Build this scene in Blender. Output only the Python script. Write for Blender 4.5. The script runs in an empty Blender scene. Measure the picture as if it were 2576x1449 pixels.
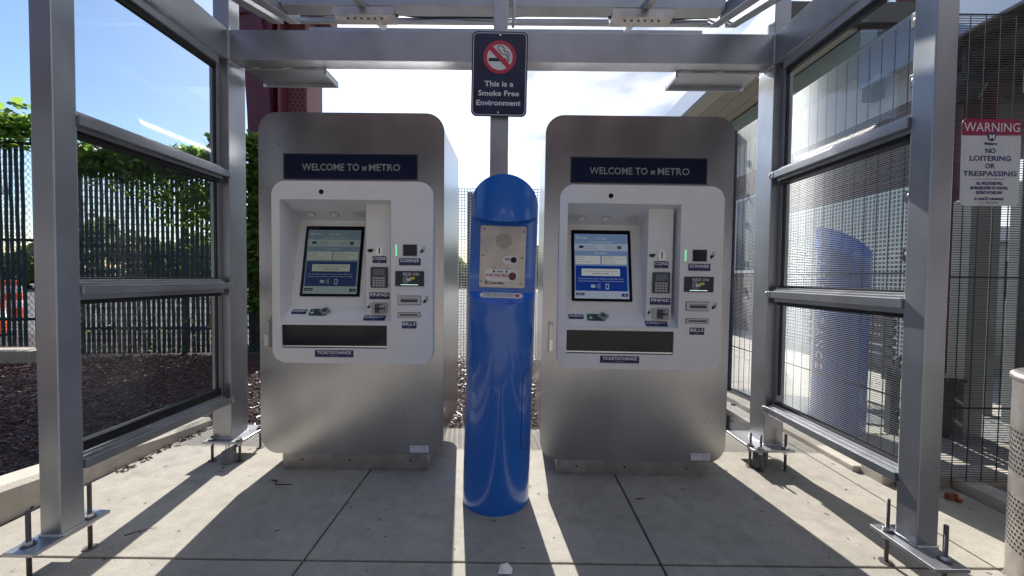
import bpy, bmesh, math, random
from mathutils import Matrix, Vector
from mathutils.geometry import tessellate_polygon
R = math.radians
random.seed(7)
S = bpy.context.scene
COL = S.collection

# ------------------------------------------------------------------ camera
def set_camera():
    f, W = 975.0, 2576.0
    psi, p, rho = -0.003, 27.0/975, 0.0105
    fw = Vector((math.sin(psi)*math.cos(p), math.cos(psi)*math.cos(p), -math.sin(p)))
    r0 = Vector((math.cos(psi), -math.sin(psi), 0)); u0 = r0.cross(fw)
    r = r0*math.cos(rho)+u0*math.sin(rho); u = r.cross(fw)
    cd = bpy.data.cameras.new('camera'); co = bpy.data.objects.new('camera', cd); COL.objects.link(co)
    m = Matrix.Identity(4)
    for i in range(3):
        m[i][0] = r[i]; m[i][1] = u[i]; m[i][2] = -fw[i]
    m.translation = Vector((0, 0, 1.15)); co.matrix_world = m
    cd.sensor_width = 36; cd.lens = f/W*36; cd.clip_start = 0.02; cd.clip_end = 3000
    S.camera = co
set_camera()

# ------------------------------------------------------------------ world, sun, exposure
SUN_EL, SUN_AZ = R(40.5), R(-7.6)      # azimuth measured from +Y towards +X
w = bpy.data.worlds.new('World'); S.world = w; w.use_nodes = True
nt = w.node_tree; nt.nodes.clear()
def wn(t, **k):
    n = nt.nodes.new(t)
    for a, b in k.items(): setattr(n, a, b)
    return n
out = wn('ShaderNodeOutputWorld'); bg = wn('ShaderNodeBackground')
sky = wn('ShaderNodeTexSky', sky_type='NISHITA', sun_disc=False, sun_elevation=SUN_EL, sun_rotation=SUN_AZ, air_density=1.0, dust_density=1.0, ozone_density=1.2)
tc = wn('ShaderNodeTexCoord'); mp = wn('ShaderNodeMapping'); mp.inputs['Scale'].default_value = (1, 1, 2.6)
mp.inputs['Location'].default_value = (0.35, 0.2, 0.1)
nz = wn('ShaderNodeTexNoise'); nz.inputs['Scale'].default_value = 2.3; nz.inputs['Detail'].default_value = 9; nz.inputs['Roughness'].default_value = 0.62
sep = wn('ShaderNodeSeparateXYZ')
# cloud cover grows towards the right of the sun
ma = wn('ShaderNodeMath', operation='MULTIPLY_ADD'); ma.inputs[1].default_value = 0.20; ma.inputs[2].default_value = 0.03
ad = wn('ShaderNodeMath', operation='ADD')
cr = wn('ShaderNodeValToRGB'); cr.color_ramp.elements[0].position = 0.49; cr.color_ramp.elements[1].position = 0.66
cr.color_ramp.elements[0].color = (0, 0, 0, 1); cr.color_ramp.elements[1].color = (1, 1, 1, 1)
nz2 = wn('ShaderNodeTexNoise'); nz2.inputs['Scale'].default_value = 5.5; nz2.inputs['Detail'].default_value = 6
cr2 = wn('ShaderNodeValToRGB'); cr2.color_ramp.elements[0].position = 0.35; cr2.color_ramp.elements[1].position = 0.62
cr2.color_ramp.elements[0].color = (4.2, 5.0, 6.6, 1); cr2.color_ramp.elements[1].color = (10.5, 10.8, 11, 1)
mix = wn('ShaderNodeMix', data_type='RGBA')
mix.clamp_result = False
L = nt.links.new
L(tc.outputs['Generated'], mp.inputs[0]); L(mp.outputs[0], nz.inputs['Vector']); L(mp.outputs[0], nz2.inputs['Vector'])
L(tc.outputs['Generated'], sep.inputs[0]); L(sep.outputs['X'], ma.inputs[0]); L(ma.outputs[0], ad.inputs[0]); L(nz.outputs['Fac'], ad.inputs[1])
L(ad.outputs[0], cr.inputs[0]); L(nz2.outputs['Fac'], cr2.inputs[0])
hs = wn('ShaderNodeHueSaturation'); hs.inputs['Saturation'].default_value = 1.28; hs.inputs['Value'].default_value = 1.4; L(sky.outputs[0], hs.inputs['Color'])
L(cr.outputs[0], mix.inputs[0]); L(hs.outputs[0], mix.inputs[6]); L(cr2.outputs[0], mix.inputs[7])
L(mix.outputs[2], bg.inputs[0]); bg.inputs[1].default_value = 0.070; L(bg.outputs[0], out.inputs[0])

sd = bpy.data.lights.new('sun', 'SUN'); sd.energy = 5.0; sd.angle = R(0.5); sd.color = (1, 0.955, 0.88)
so = bpy.data.objects.new('sun', sd); COL.objects.link(so)
sdir = Vector((math.sin(SUN_AZ)*math.cos(SUN_EL), math.cos(SUN_AZ)*math.cos(SUN_EL), math.sin(SUN_EL)))
so.rotation_euler = sdir.to_track_quat('Z', 'Y').to_euler()
S.view_settings.view_transform = 'Standard'; S.view_settings.look = 'None'
S.view_settings.exposure = 0.86; S.view_settings.gamma = 1
S.render.engine = 'CYCLES'
S.cycles.max_bounces = 10; S.cycles.transparent_max_bounces = 24

# ------------------------------------------------------------------ materials
MATS = {}
def mat(name, col=(.5, .5, .5), rough=.5, metal=0, noise=None, bump=None, spec=.5, emit=None, coat=0, trans=0, aniso=None):
    """noise=(scale, amount, (sx,sy,sz)) varies value; bump=(scale, strength, (sx,sy,sz))"""
    if name in MATS: return MATS[name]
    m = bpy.data.materials.new(name); m.use_nodes = True; MATS[name] = m
    t = m.node_tree; b = t.nodes['Principled BSDF']
    b.inputs['Base Color'].default_value = (*col, 1); b.inputs['Roughness'].default_value = rough
    b.inputs['Metallic'].default_value = metal; b.inputs['Specular IOR Level'].default_value = spec
    b.inputs['Coat Weight'].default_value = coat; b.inputs['Coat Roughness'].default_value = .05
    if emit: b.inputs['Emission Color'].default_value = (*emit[0], 1); b.inputs['Emission Strength'].default_value = emit[1]
    c = t.nodes.new('ShaderNodeTexCoord')
    def nse(scale, sc, detail=5):
        mpn = t.nodes.new('ShaderNodeMapping'); mpn.inputs['Scale'].default_value = sc
        n = t.nodes.new('ShaderNodeTexNoise'); n.inputs['Scale'].default_value = scale; n.inputs['Detail'].default_value = detail
        t.links.new(c.outputs['Object'], mpn.inputs[0]); t.links.new(mpn.outputs[0], n.inputs['Vector']); return n
    if noise:
        n = nse(noise[0], noise[2] if len(noise) > 2 else (1, 1, 1))
        mr = t.nodes.new('ShaderNodeMapRange'); mr.inputs[1].default_value = .3; mr.inputs[2].default_value = .7
        mr.inputs[3].default_value = 1-noise[1]; mr.inputs[4].default_value = 1+noise[1]
        h = t.nodes.new('ShaderNodeHueSaturation'); h.inputs['Color'].default_value = (*col, 1)
        t.links.new(n.outputs['Fac'], mr.inputs[0]); t.links.new(mr.outputs[0], h.inputs['Value']); t.links.new(h.outputs[0], b.inputs['Base Color'])
        mr2 = t.nodes.new('ShaderNodeMapRange'); mr2.inputs[1].default_value = .3; mr2.inputs[2].default_value = .7
        mr2.inputs[3].default_value = max(0.02, rough*(1-noise[1]*.7)); mr2.inputs[4].default_value = min(1, rough*(1+noise[1]*.7))
        t.links.new(n.outputs['Fac'], mr2.inputs[0]); t.links.new(mr2.outputs[0], b.inputs['Roughness'])
    if bump:
        n = nse(bump[0], bump[2] if len(bump) > 2 else (1, 1, 1), 4)
        bp = t.nodes.new('ShaderNodeBump'); bp.inputs['Strength'].default_value = bump[1]; bp.inputs['Distance'].default_value = .01
        t.links.new(n.outputs['Fac'], bp.inputs['Height']); t.links.new(bp.outputs[0], b.inputs['Normal'])
    return m

ALU = mat('anodised_aluminium', (.39, .405, .435), .38, .85, noise=(7, .10, (1, 1, .6)), bump=(300, .02, (1, 1, 1)))
WELD = mat('weld_bead', (.55, .55, .56), .35, .9, bump=(160, .9))
STEEL = mat('brushed_stainless', (.49, .49, .50), .25, 1, noise=(3.5, .12, (1, 1, .5)), bump=(90, .035, (1, 1, 9)))
STEEL2 = mat('dull_stainless', (.50, .47, .45), .42, .95, noise=(14, .18), bump=(120, .03, (12, 1, 1)))
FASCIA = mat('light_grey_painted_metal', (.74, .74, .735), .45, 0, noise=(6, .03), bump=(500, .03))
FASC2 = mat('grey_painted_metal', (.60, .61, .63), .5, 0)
NAVY = mat('navy_label', (.008, .014, .10), .4)
NAVYSIGN = mat('navy_reflective_sheet', (.007, .014, .050), .35, noise=(9, .3))
WHITE = mat('white_print', (.62, .63, .66), .5)
WHITEP = mat('white_painted', (.75, .75, .74), .5, noise=(8, .05))
BLACK = mat('black_rubber', (.006, .006, .008), .5)
BLACKG = mat('black_gloss', (.006, .007, .012), .08, 0)
BLACKP = mat('black_print', (.01, .01, .012), .5)
HDR = mat('dark_display_glass', (.004, .010, .034), .06, 0, spec=.7)
HDRT = mat('display_lettering', (.25, .25, .26), .5)
DGREY = mat('dark_grey_plastic', (.05, .05, .055), .45)
MGREY = mat('mid_grey_plastic', (.28, .29, .31), .4)
BLUE = mat('glossy_blue_paint', (.004, .115, .50), .25, 0, coat=.7, noise=(2.2, .08))
RED = mat('red_print', (.45, .03, .06), .5)
SIGNRED = mat('sign_red_sheet', (.24, .004, .05), .4)
REDB = mat('red_button', (.14, .01, .02), .25)
GREEN = mat('green_led', (.1, .5, .3), .4, emit=((.2, .85, .45), .45))
CYAN = mat('white_led_row', (.6, .8, .75), .4, emit=((.6, 1, .9), .7))
REDSTEEL = mat('dark_red_painted_steel', (.10, .016, .025), .42, 0, noise=(2.5, .18, (1, 1, .4)), bump=(20, .05))
REDSTEEL2 = mat('faded_red_painted_steel', (.18, .055, .065), .5, 0, noise=(3.5, .12))
CONDUIT = mat('grey_pvc', (.16, .17, .17), .6, noise=(30, .25))
ROD = mat('threaded_zinc_rod', (.16, .14, .14), .45, .7, bump=(420, .8, (.01, .01, 1)))
BRIGHT = mat('bright_zinc', (.75, .76, .78), .28, 1)
MESHW = mat('black_powder_coated_wire', (.012, .012, .016), .36, 0, spec=1.0)
MESHV = mat('black_matt_wire', (.008, .008, .014), .7)
CHAIN = mat('vinyl_coated_chain', (.03, .05, .06), .3, .3)
GALV = mat('galvanised_wire', (.55, .56, .57), .45, .4)
SLAT = mat('dark_blue_green_slat', (.004, .030, .050), .5, noise=(3, .25, (20, 1, .3)))
PIPE = mat('painted_fence_pipe', (.02, .035, .05), .45, .3)
WOODB = mat('twig_bark', (.06, .035, .02), .8)
PAPER = mat('crumpled_paper', (.75, .74, .70), .7)
RUST = mat('rusty_iron', (.24, .07, .025), .85, .1, noise=(40, .5), bump=(80, .6))
CONCW = mat('cast_concrete', (.36, .33, .29), .85, noise=(6, .15), bump=(90, .25))
KERBM = mat('kerb_concrete', (.42, .385, .33), .85, noise=(14, .12), bump=(120, .3))
TAN = mat('tan_soffit_panel', (.29, .27, .225), .6, noise=(.6, .07))
TAN2 = mat('pale_tan_soffit_panel', (.36, .335, .285), .6)
TRIM = mat('pale_metal_trim', (.42, .46, .52), .35, .5)
SOFFD = mat('dark_brown_soffit', (.085, .075, .06), .6, noise=(1.2, .12))
WALLG = mat('blue_green_wall_panel', (.24, .32, .33), .5)
WALLW = mat('white_wall_panel', (.55, .55, .53), .6, noise=(3, .08))
CANOPY = mat('blue_grey_canopy_sheet', (.26, .31, .40), .35, .3)
BENCHM = mat('black_bench_steel', (.012, .012, .014), .4)
GREYCOL = mat('grey_painted_column', (.20, .22, .21), .5, noise=(4, .15))
TREE1 = mat('bark', (.07, .05, .035), .9)
ORANGE = mat('orange_plastic', (.75, .10, .02), .5)
PLASW = mat('white_band', (.8, .8, .8), .5)
FARB = mat('beige_far_wall', (.42, .38, .33), .8)
FARG = mat('blue_grey_far_wall', (.30, .34, .40), .6)
FARWIN = mat('far_window', (.05, .07, .10), .15)
SCR = {}
def screen_mat(n, c, e=.20):
    return mat('screen_'+n, tuple(x*.25 for x in c), .12, 0, emit=(c, e))

def brick_mat(name, c1, c2, mortar, scale, bw=.5, rh=.25, ms=.02, rough=.8):
    if name in MATS: return MATS[name]
    m = mat(name, c1, rough); t = m.node_tree; b = t.nodes['Principled BSDF']
    c = t.nodes.new('ShaderNodeTexCoord'); mpn = t.nodes.new('ShaderNodeMapping')
    mpn.inputs['Rotation'].default_value = (R(90), 0, R(90))
    br = t.nodes.new('ShaderNodeTexBrick'); br.inputs['Color1'].default_value = (*c1, 1); br.inputs['Color2'].default_value = (*c2, 1); br.inputs['Mortar'].default_value = (*mortar, 1)
    br.inputs['Scale'].default_value = scale; br.inputs['Brick Width'].default_value = bw; br.inputs['Row Height'].default_value = rh; br.inputs['Mortar Size'].default_value = ms
    sx = t.nodes.new('ShaderNodeSeparateXYZ'); cx = t.nodes.new('ShaderNodeCombineXYZ')
    ad_ = t.nodes.new('ShaderNodeMath'); ad_.operation = 'ADD'
    t.links.new(c.outputs['Object'], sx.inputs[0]); t.links.new(sx.outputs['X'], ad_.inputs[0]); t.links.new(sx.outputs['Y'], ad_.inputs[1])
    t.links.new(ad_.outputs[0], cx.inputs['X']); t.links.new(sx.outputs['Z'], cx.inputs['Y'])
    t.links.new(cx.outputs[0], br.inputs['Vector']); t.links.new(br.outputs['Color'], b.inputs['Base Color'])
    bp = t.nodes.new('ShaderNodeBump'); bp.inputs['Strength'].default_value = .6; bp.inputs['Distance'].default_value = .01; bp.invert = True
    t.links.new(br.outputs['Fac'], bp.inputs['Height']); t.links.new(bp.outputs[0], b.inputs['Normal'])
    return m
BRICK = brick_mat('brown_brick', (.14, .085, .065), (.10, .065, .05), (.20, .18, .16), 1, .22, .075, .008)
GLASSBLOCK = brick_mat('glass_block', (.08, .10, .10), (.15, .17, .17), (.85, .85, .82), 1, .06, .06, .011, .2)
MATS['glass_block'].node_tree.nodes['Brick Texture'].offset = 0
MATS['glass_block'].node_tree.nodes['Principled BSDF'].inputs['Roughness'].default_value = .15

def glass_mat():
    m = bpy.data.materials.new('clear_glazing'); m.use_nodes = True; t = m.node_tree; t.nodes.clear()
    o = t.nodes.new('ShaderNodeOutputMaterial'); tr = t.nodes.new('ShaderNodeBsdfTransparent'); gl = t.nodes.new('ShaderNodeBsdfGlossy')
    tr.inputs[0].default_value = (.90, .93, .93, 1); gl.inputs['Roughness'].default_value = .01
    g = t.nodes.new('ShaderNodeNewGeometry'); dt = t.nodes.new('ShaderNodeVectorMath'); dt.operation = 'DOT_PRODUCT'
    def mt(op, a_, b_=None):
        q = t.nodes.new('ShaderNodeMath'); q.operation = op; q.use_clamp = False
        for i_, v_ in enumerate((a_, b_)):
            if v_ is None: continue
            if isinstance(v_, (int, float)): q.inputs[i_].default_value = v_
            else: t.links.new(v_, q.inputs[i_])
        return q.outputs[0]
    t.links.new(g.outputs['Incoming'], dt.inputs[0]); t.links.new(g.outputs['Normal'], dt.inputs[1])
    fr = mt('ADD', mt('MULTIPLY', mt('POWER', mt('SUBTRACT', 1.0, mt('ABSOLUTE', dt.outputs['Value'])), 5.0), .9), .07)
    mx = t.nodes.new('ShaderNodeMixShader'); t.links.new(fr, mx.inputs[0]); t.links.new(tr.outputs[0], mx.inputs[1]); t.links.new(gl.outputs[0], mx.inputs[2])
    c = t.nodes.new('ShaderNodeTexCoord'); n = t.nodes.new('ShaderNodeTexNoise'); n.inputs['Scale'].default_value = 3.0; n.inputs['Detail'].default_value = 10; n.inputs['Roughness'].default_value = .75
    t.links.new(c.outputs['Object'], n.inputs['Vector']); mr = t.nodes.new('ShaderNodeMapRange'); mr.inputs[1].default_value = .45; mr.inputs[2].default_value = .8; mr.inputs[3].default_value = .003; mr.inputs[4].default_value = .07
    t.links.new(n.outputs['Fac'], mr.inputs[0]); df = t.nodes.new('ShaderNodeBsdfDiffuse'); df.inputs[0].default_value = (.6, .6, .6, 1); m2 = t.nodes.new('ShaderNodeMixShader')
    t.links.new(mr.outputs[0], m2.inputs[0]); t.links.new(mx.outputs[0], m2.inputs[1]); t.links.new(df.outputs[0], m2.inputs[2]); t.links.new(m2.outputs[0], o.inputs[0])
    return m
GLASS = glass_mat()

def leaf_mat(name, ca, cb, trans):
    m = bpy.data.materials.new(name); m.use_nodes = True; t = m.node_tree; b = t.nodes['Principled BSDF']
    g = t.nodes.new('ShaderNodeNewGeometry'); r_ = t.nodes.new('ShaderNodeValToRGB')
    r_.color_ramp.elements[0].color = (*ca, 1); r_.color_ramp.elements[1].color = (*cb, 1)
    t.links.new(g.outputs['Random Per Island'], r_.inputs[0]); t.links.new(r_.outputs[0], b.inputs['Base Color'])
    b.inputs['Roughness'].default_value = .45
    tl = t.nodes.new('ShaderNodeBsdfTranslucent'); mx = t.nodes.new('ShaderNodeMixShader'); mx.inputs[0].default_value = trans
    h = t.nodes.new('ShaderNodeHueSaturation'); h.inputs['Value'].default_value = 4.0; h.inputs['Hue'].default_value = .47
    t.links.new(r_.outputs[0], h.inputs['Color']); t.links.new(h.outputs[0], tl.inputs[0])
    o = t.nodes['Material Output']; t.links.new(b.outputs[0], mx.inputs[1]); t.links.new(tl.outputs[0], mx.inputs[2]); t.links.new(mx.outputs[0], o.inputs[0])
    return m
LEAF = leaf_mat('vine_leaf', (.022, .065, .012), (.075, .15, .022), .5)
LEAF2 = leaf_mat('tree_leaf', (.018, .045, .012), (.06, .10, .025), .3)

def chip_mat():
    m = bpy.data.materials.new('mulch_chip'); m.use_nodes = True; t = m.node_tree; b = t.nodes['Principled BSDF']
    g = t.nodes.new('ShaderNodeNewGeometry'); r_ = t.nodes.new('ShaderNodeValToRGB')
    r_.color_ramp.elements[0].color = (.022, .008, .007, 1); r_.color_ramp.elements[1].color = (.20, .085, .07, 1)
    e = r_.color_ramp.elements.new(.8); e.color = (.075, .028, .024, 1)
    t.links.new(g.outputs['Random Per Island'], r_.inputs[0]); t.links.new(r_.outputs[0], b.inputs['Base Color'])
    b.inputs['Roughness'].default_value = .30; return m
CHIP = chip_mat()
SOIL = mat('dark_soil', (.03, .015, .012), .9, noise=(40, .5), bump=(60, 1))

def concrete_mat(name, base, pav=False):
    m = bpy.data.materials.new(name); m.use_nodes = True; t = m.node_tree; b = t.nodes['Principled BSDF']
    c = t.nodes.new('ShaderNodeTexCoord')
    def nse(s, d=6, r=.6, mpx=None):
        n = t.nodes.new('ShaderNodeTexNoise'); n.inputs['Scale'].default_value = s; n.inputs['Detail'].default_value = d; n.inputs['Roughness'].default_value = r
        if mpx:
            q = t.nodes.new('ShaderNodeMapping'); q.inputs['Scale'].default_value = mpx; t.links.new(c.outputs['Object'], q.inputs[0]); t.links.new(q.outputs[0], n.inputs['Vector'])
        else: t.links.new(c.outputs['Object'], n.inputs['Vector'])
        return n
    def mrange(src, a, b_, lo, hi):
        q = t.nodes.new('ShaderNodeMapRange'); q.inputs[1].default_value = a; q.inputs[2].default_value = b_; q.inputs[3].default_value = lo; q.inputs[4].default_value = hi
        t.links.new(src, q.inputs[0]); return q.outputs[0]
    def mul(a, b_):
        q = t.nodes.new('ShaderNodeMath'); q.operation = 'MULTIPLY'; t.links.new(a, q.inputs[0]); t.links.new(b_, q.inputs[1]); return q.outputs[0]
    big = mrange(nse(1.6, 8, .65).outputs['Fac'], .3, .7, .80, 1.14)
    mid = mrange(nse(14, 6, .7).outputs['Fac'], .3, .7, .86, 1.12)
    fine = mrange(nse(170, 3, .8).outputs['Fac'], .3, .7, .70, 1.24)
    broom = mrange(nse(30, 3, .6, (.25, 9, 1)).outputs['Fac'], .3, .7, .96, 1.04)
    stain = mrange(nse(3.1, 10, .7).outputs['Fac'], .56, .72, 1.0, .68)
    v = mul(mul(mul(big, mid), mul(fine, broom)), stain)
    h = t.nodes.new('ShaderNodeHueSaturation'); h.inputs['Color'].default_value = (*base, 1); t.links.new(v, h.inputs['Value'])
    t.links.new(h.outputs[0], b.inputs['Base Color']); b.inputs['Roughness'].default_value = .8
    bp = t.nodes.new('ShaderNodeBump'); bp.inputs['Strength'].default_value = .35; bp.inputs['Distance'].default_value = .004
    t.links.new(mul(fine, broom), bp.inputs['Height']); t.links.new(bp.outputs[0], b.inputs['Normal'])
    return m
CONC = concrete_mat('pavement_concrete', (.325, .302, .260))
PAVER = concrete_mat('plaza_concrete', (.46, .44, .39))
ASPH = concrete_mat('asphalt', (.07, .07, .072))

# ------------------------------------------------------------------ mesh builder
class MB:
    def __init__(s, M=None):
        s.v = []; s.f = []; s.mi = []; s.sm = []; s.mats = []; s.M = M
    def idx(s, m):
        if m not in s.mats: s.mats.append(m)
        return s.mats.index(m)
    def add(s, vs, fs, m, smooth=False):
        o = len(s.v); k = s.idx(m)
        for v in vs:
            v = Vector(v)
            s.v.append(tuple(s.M @ v) if s.M else tuple(v))
        for f in fs:
            s.f.append([o+i for i in f]); s.mi.append(k); s.sm.append(smooth)
        return s
    def box(s, x0, x1, y0, y1, z0, z1, m):
        vs = [(x0,y0,z0),(x1,y0,z0),(x1,y1,z0),(x0,y1,z0),(x0,y0,z1),(x1,y0,z1),(x1,y1,z1),(x0,y1,z1)]
        return s.add(vs, [(0,3,2,1),(4,5,6,7),(0,1,5,4),(1,2,6,5),(2,3,7,6),(3,0,4,7)], m)
    def prism(s, poly, y0, y1, m, holes=(), side=None, capback=True):
        """poly in (x,z); extruded from y0 (front) to y1"""
        loops = [poly]+list(holes); pts = [p for l in loops for p in l]
        n = len(pts); vs = [(x, y0, z) for x, z in pts]+[(x, y1, z) for x, z in pts]
        tri = tessellate_polygon([[Vector((x, z, 0)) for x, z in l] for l in loops]) if holes else None
        fs = []
        if tri:
            for a, b, c in tri: fs.append((a, b, c)); fs.append((c+n, b+n, a+n))
        else:
            fs.append(tuple(range(n))); 
            if capback: fs.append(tuple(range(2*n-1, n-1, -1)))
        s.add(vs, fs, m)
        o = 0
        for l in loops:
            k = len(l); vv = []
            for x, z in l: vv.append((x, y0, z))
            for x, z in l: vv.append((x, y1, z))
            s.add(vv, [(i, (i+1) % k, k+(i+1) % k, k+i) for i in range(k)], side or m, smooth=False)
        return s
    def disc(s, x, z, r, y0, y1, m, n=20, rz=None):
        return s.prism([(x+r*math.cos(2*math.pi*i/n), z+(rz or r)*math.sin(2*math.pi*i/n)) for i in range(n)], y0, y1, m)
    def cylz(s, x, y, r, z0, z1, m, n=16, r2=None, caps=True, smooth=True):
        r2 = r if r2 is None else r2
        a = [(x+r*math.cos(2*math.pi*i/n), y+r*math.sin(2*math.pi*i/n), z0) for i in range(n)]
        b = [(x+r2*math.cos(2*math.pi*i/n), y+r2*math.sin(2*math.pi*i/n), z1) for i in range(n)]
        s.add(a+b, [(i, (i+1) % n, n+(i+1) % n, n+i) for i in range(n)], m, smooth)
        if caps: s.add(a, [tuple(range(n-1, -1, -1))], m); s.add(b, [tuple(range(n))], m)
        return s
    def tube(s, pts, r, m, n=6, smooth=True, r2=None):
        P = [Vector(p) for p in pts]; rings = []
        for i, p in enumerate(P):
            d = (P[min(i+1, len(P)-1)]-P[max(i-1, 0)]).normalized()
            a = d.orthogonal().normalized() if i == 0 else (rings_a - d*rings_a.dot(d)).normalized()
            rings_a = a; b = d.cross(a)
            rr_ = r if r2 is None else r+(r2-r)*i/(len(P)-1)
            rings.append([p+(a*math.cos(2*math.pi*k/n)+b*math.sin(2*math.pi*k/n))*rr_ for k in range(n)])
        vs = [v for q in rings for v in q]; fs = []
        for i in range(len(P)-1):
            for k in range(n): fs.append((i*n+k, i*n+(k+1) % n, (i+1)*n+(k+1) % n, (i+1)*n+k))
        fs.append(tuple(range(n-1, -1, -1))); fs.append(tuple((len(P)-1)*n+k for k in range(n)))
        return s.add(vs, fs, m, smooth)
    def text(s, body, x, z, h, m, y=0, width=None, align='C', bold=0.0, shear=0, res=2):
        """cap height h, lettering in the xz plane facing -y, z = baseline"""
        me = text_mesh(body, bold, res); 
        if not me[0]: return s
        vs, fs = me; xs = [v[0] for v in vs]; x0, x1 = min(xs), max(xs); k = h/CAP
        kx = k if width is None else width/(x1-x0)
        ox = {'C': (x0+x1)/2, 'L': x0, 'R': x1}[align]
        return s.add([(x+(a-ox)*kx+shear*b*k, y, z+b*k) for a, b in vs], fs, m)
    def build(s, name, parent=None, bevel=0, loc=None, kind=None):
        me = bpy.data.meshes.new(name); me.from_pydata(s.v, [], s.f)
        for m in s.mats: me.materials.append(m)
        me.polygons.foreach_set('material_index', s.mi); me.polygons.foreach_set('use_smooth', s.sm); me.update()
        o = bpy.data.objects.new(name, me); COL.objects.link(o)
        if parent: o.parent = parent
        if loc: o.location = loc
        if kind: o['kind'] = kind
        if bevel:
            b = o.modifiers.new('bevel', 'BEVEL'); b.width = bevel; b.segments = 2; b.limit_method = 'ANGLE'; b.angle_limit = R(35)
        return o
_tc = {}
CAP = 0.729
def text_mesh(body, bold, res):
    k = (body, bold, res)
    if k in _tc: return _tc[k]
    c = bpy.data.curves.new('lettering', 'FONT'); c.body = body; c.size = 1; c.offset = bold; c.resolution_u = res; c.fill_mode = 'FRONT'
    o = bpy.data.objects.new('lettering', c); COL.objects.link(o)
    dg = bpy.context.evaluated_depsgraph_get(); oe = o.evaluated_get(dg); me = oe.to_mesh()
    r = ([(v.co.x, v.co.y) for v in me.vertices], [tuple(p.vertices) for p in me.polygons])
    oe.to_mesh_clear(); bpy.data.objects.remove(o); bpy.data.curves.remove(c); _tc[k] = r
    return r
def rr(x0, x1, z0, z1, r, n=6):
    P = []
    for cx, cz, a in ((x1-r, z0+r, -90), (x1-r, z1-r, 0), (x0+r, z1-r, 90), (x0+r, z0+r, 180)):
        for i in range(n+1):
            t = R(a+90*i/n); P.append((cx+r*math.cos(t), cz+r*math.sin(t)))
    return P
def rect(x0, x1, z0, z1): return [(x0, z0), (x1, z0), (x1, z1), (x0, z1)]
def thing(name, label, cat, loc=(0, 0, 0), rz=0, group=None):
    o = bpy.data.objects.new(name, None); COL.objects.link(o); o.location = loc; o.rotation_euler = (0, 0, rz); o.empty_display_size = .1
    o['label'] = label; o['category'] = cat
    if group: o['group'] = group
    return o
def tag(o, label, cat, group=None, kind=None):
    o['label'] = label; o['category'] = cat
    if group: o['group'] = group
    if kind: o['kind'] = kind
    return o
def copy_tree(o, parent=None):
    c = o.copy(); COL.objects.link(c); c.parent = parent
    for ch in [x for x in bpy.data.objects if x.parent == o]: copy_tree(ch, c)
    return c

# ------------------------------------------------------------------ setting: ground, pavement, beds
b = MB(); b.box(-300, 300, -300, 600, -.5, -.06, ASPH); b.build('ground', kind='structure')
# pavement in front, cut into slabs by its joints
def slabs(name, xs, ys, m, z=0.0, gap=.0048, skew=0, base=True):
    b = MB()
    for i in range(len(xs)-1):
        for j in range(len(ys)-1):
            g = gap
            b.box(xs[i]+g, xs[i+1]-g, ys[j]+g, ys[j+1]-g, z-.05, z, m)
    o = b.build(name, bevel=.004, kind='structure'); return o
slabs('pavement', [-2.31, -.835, .608, 1.958, 2.46], [-2.8, -1.3, 0.05, 1.531, 2.915], CONC)
slabs('pavement', [1.93, 3.4, 4.9], [2.93, 4.4, 5.9, 7.4], PAVER, z=-.012)
slabs('pavement', [-9, -6, -2.4, .6, 3.5, 6.5, 9.5], [-12, -9, -6, -2.85], CONC, z=-.008)
slabs('pavement', [2.48, 4.2, 5.2, 6.4, 8, 9.6], [-2.8, -1, .6, 2.05, 2.9], CONC, z=-.004)
b = MB(); b.box(4.9, 16, 2.91, 40, -.055, -.02, PAVER); b.box(1.93, 4.89, 7.41, 40, -.055, -.02, PAVER); b.build('pavement', kind='structure')
b = MB()      # base under the slabs shows dark in the joints
b.box(-2.32, 10, -14, 2.918, -.058, -.035, SOIL); b.build('pavement_base', kind='structure')
# grey tactile band beyond the mesh fence
b = MB(); b.M = Matrix.Translation((2.7, 3.55, 0)) @ Matrix.Rotation(R(-28), 4, 'Z')
b.box(-.6, 4.5, -.30, .30, -.011, .004, mat('grey_tactile_tile', (.17, .18, .18), .8, noise=(25, .3), bump=(60, .8))); b.M = None
b.build('path', kind='structure')
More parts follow.
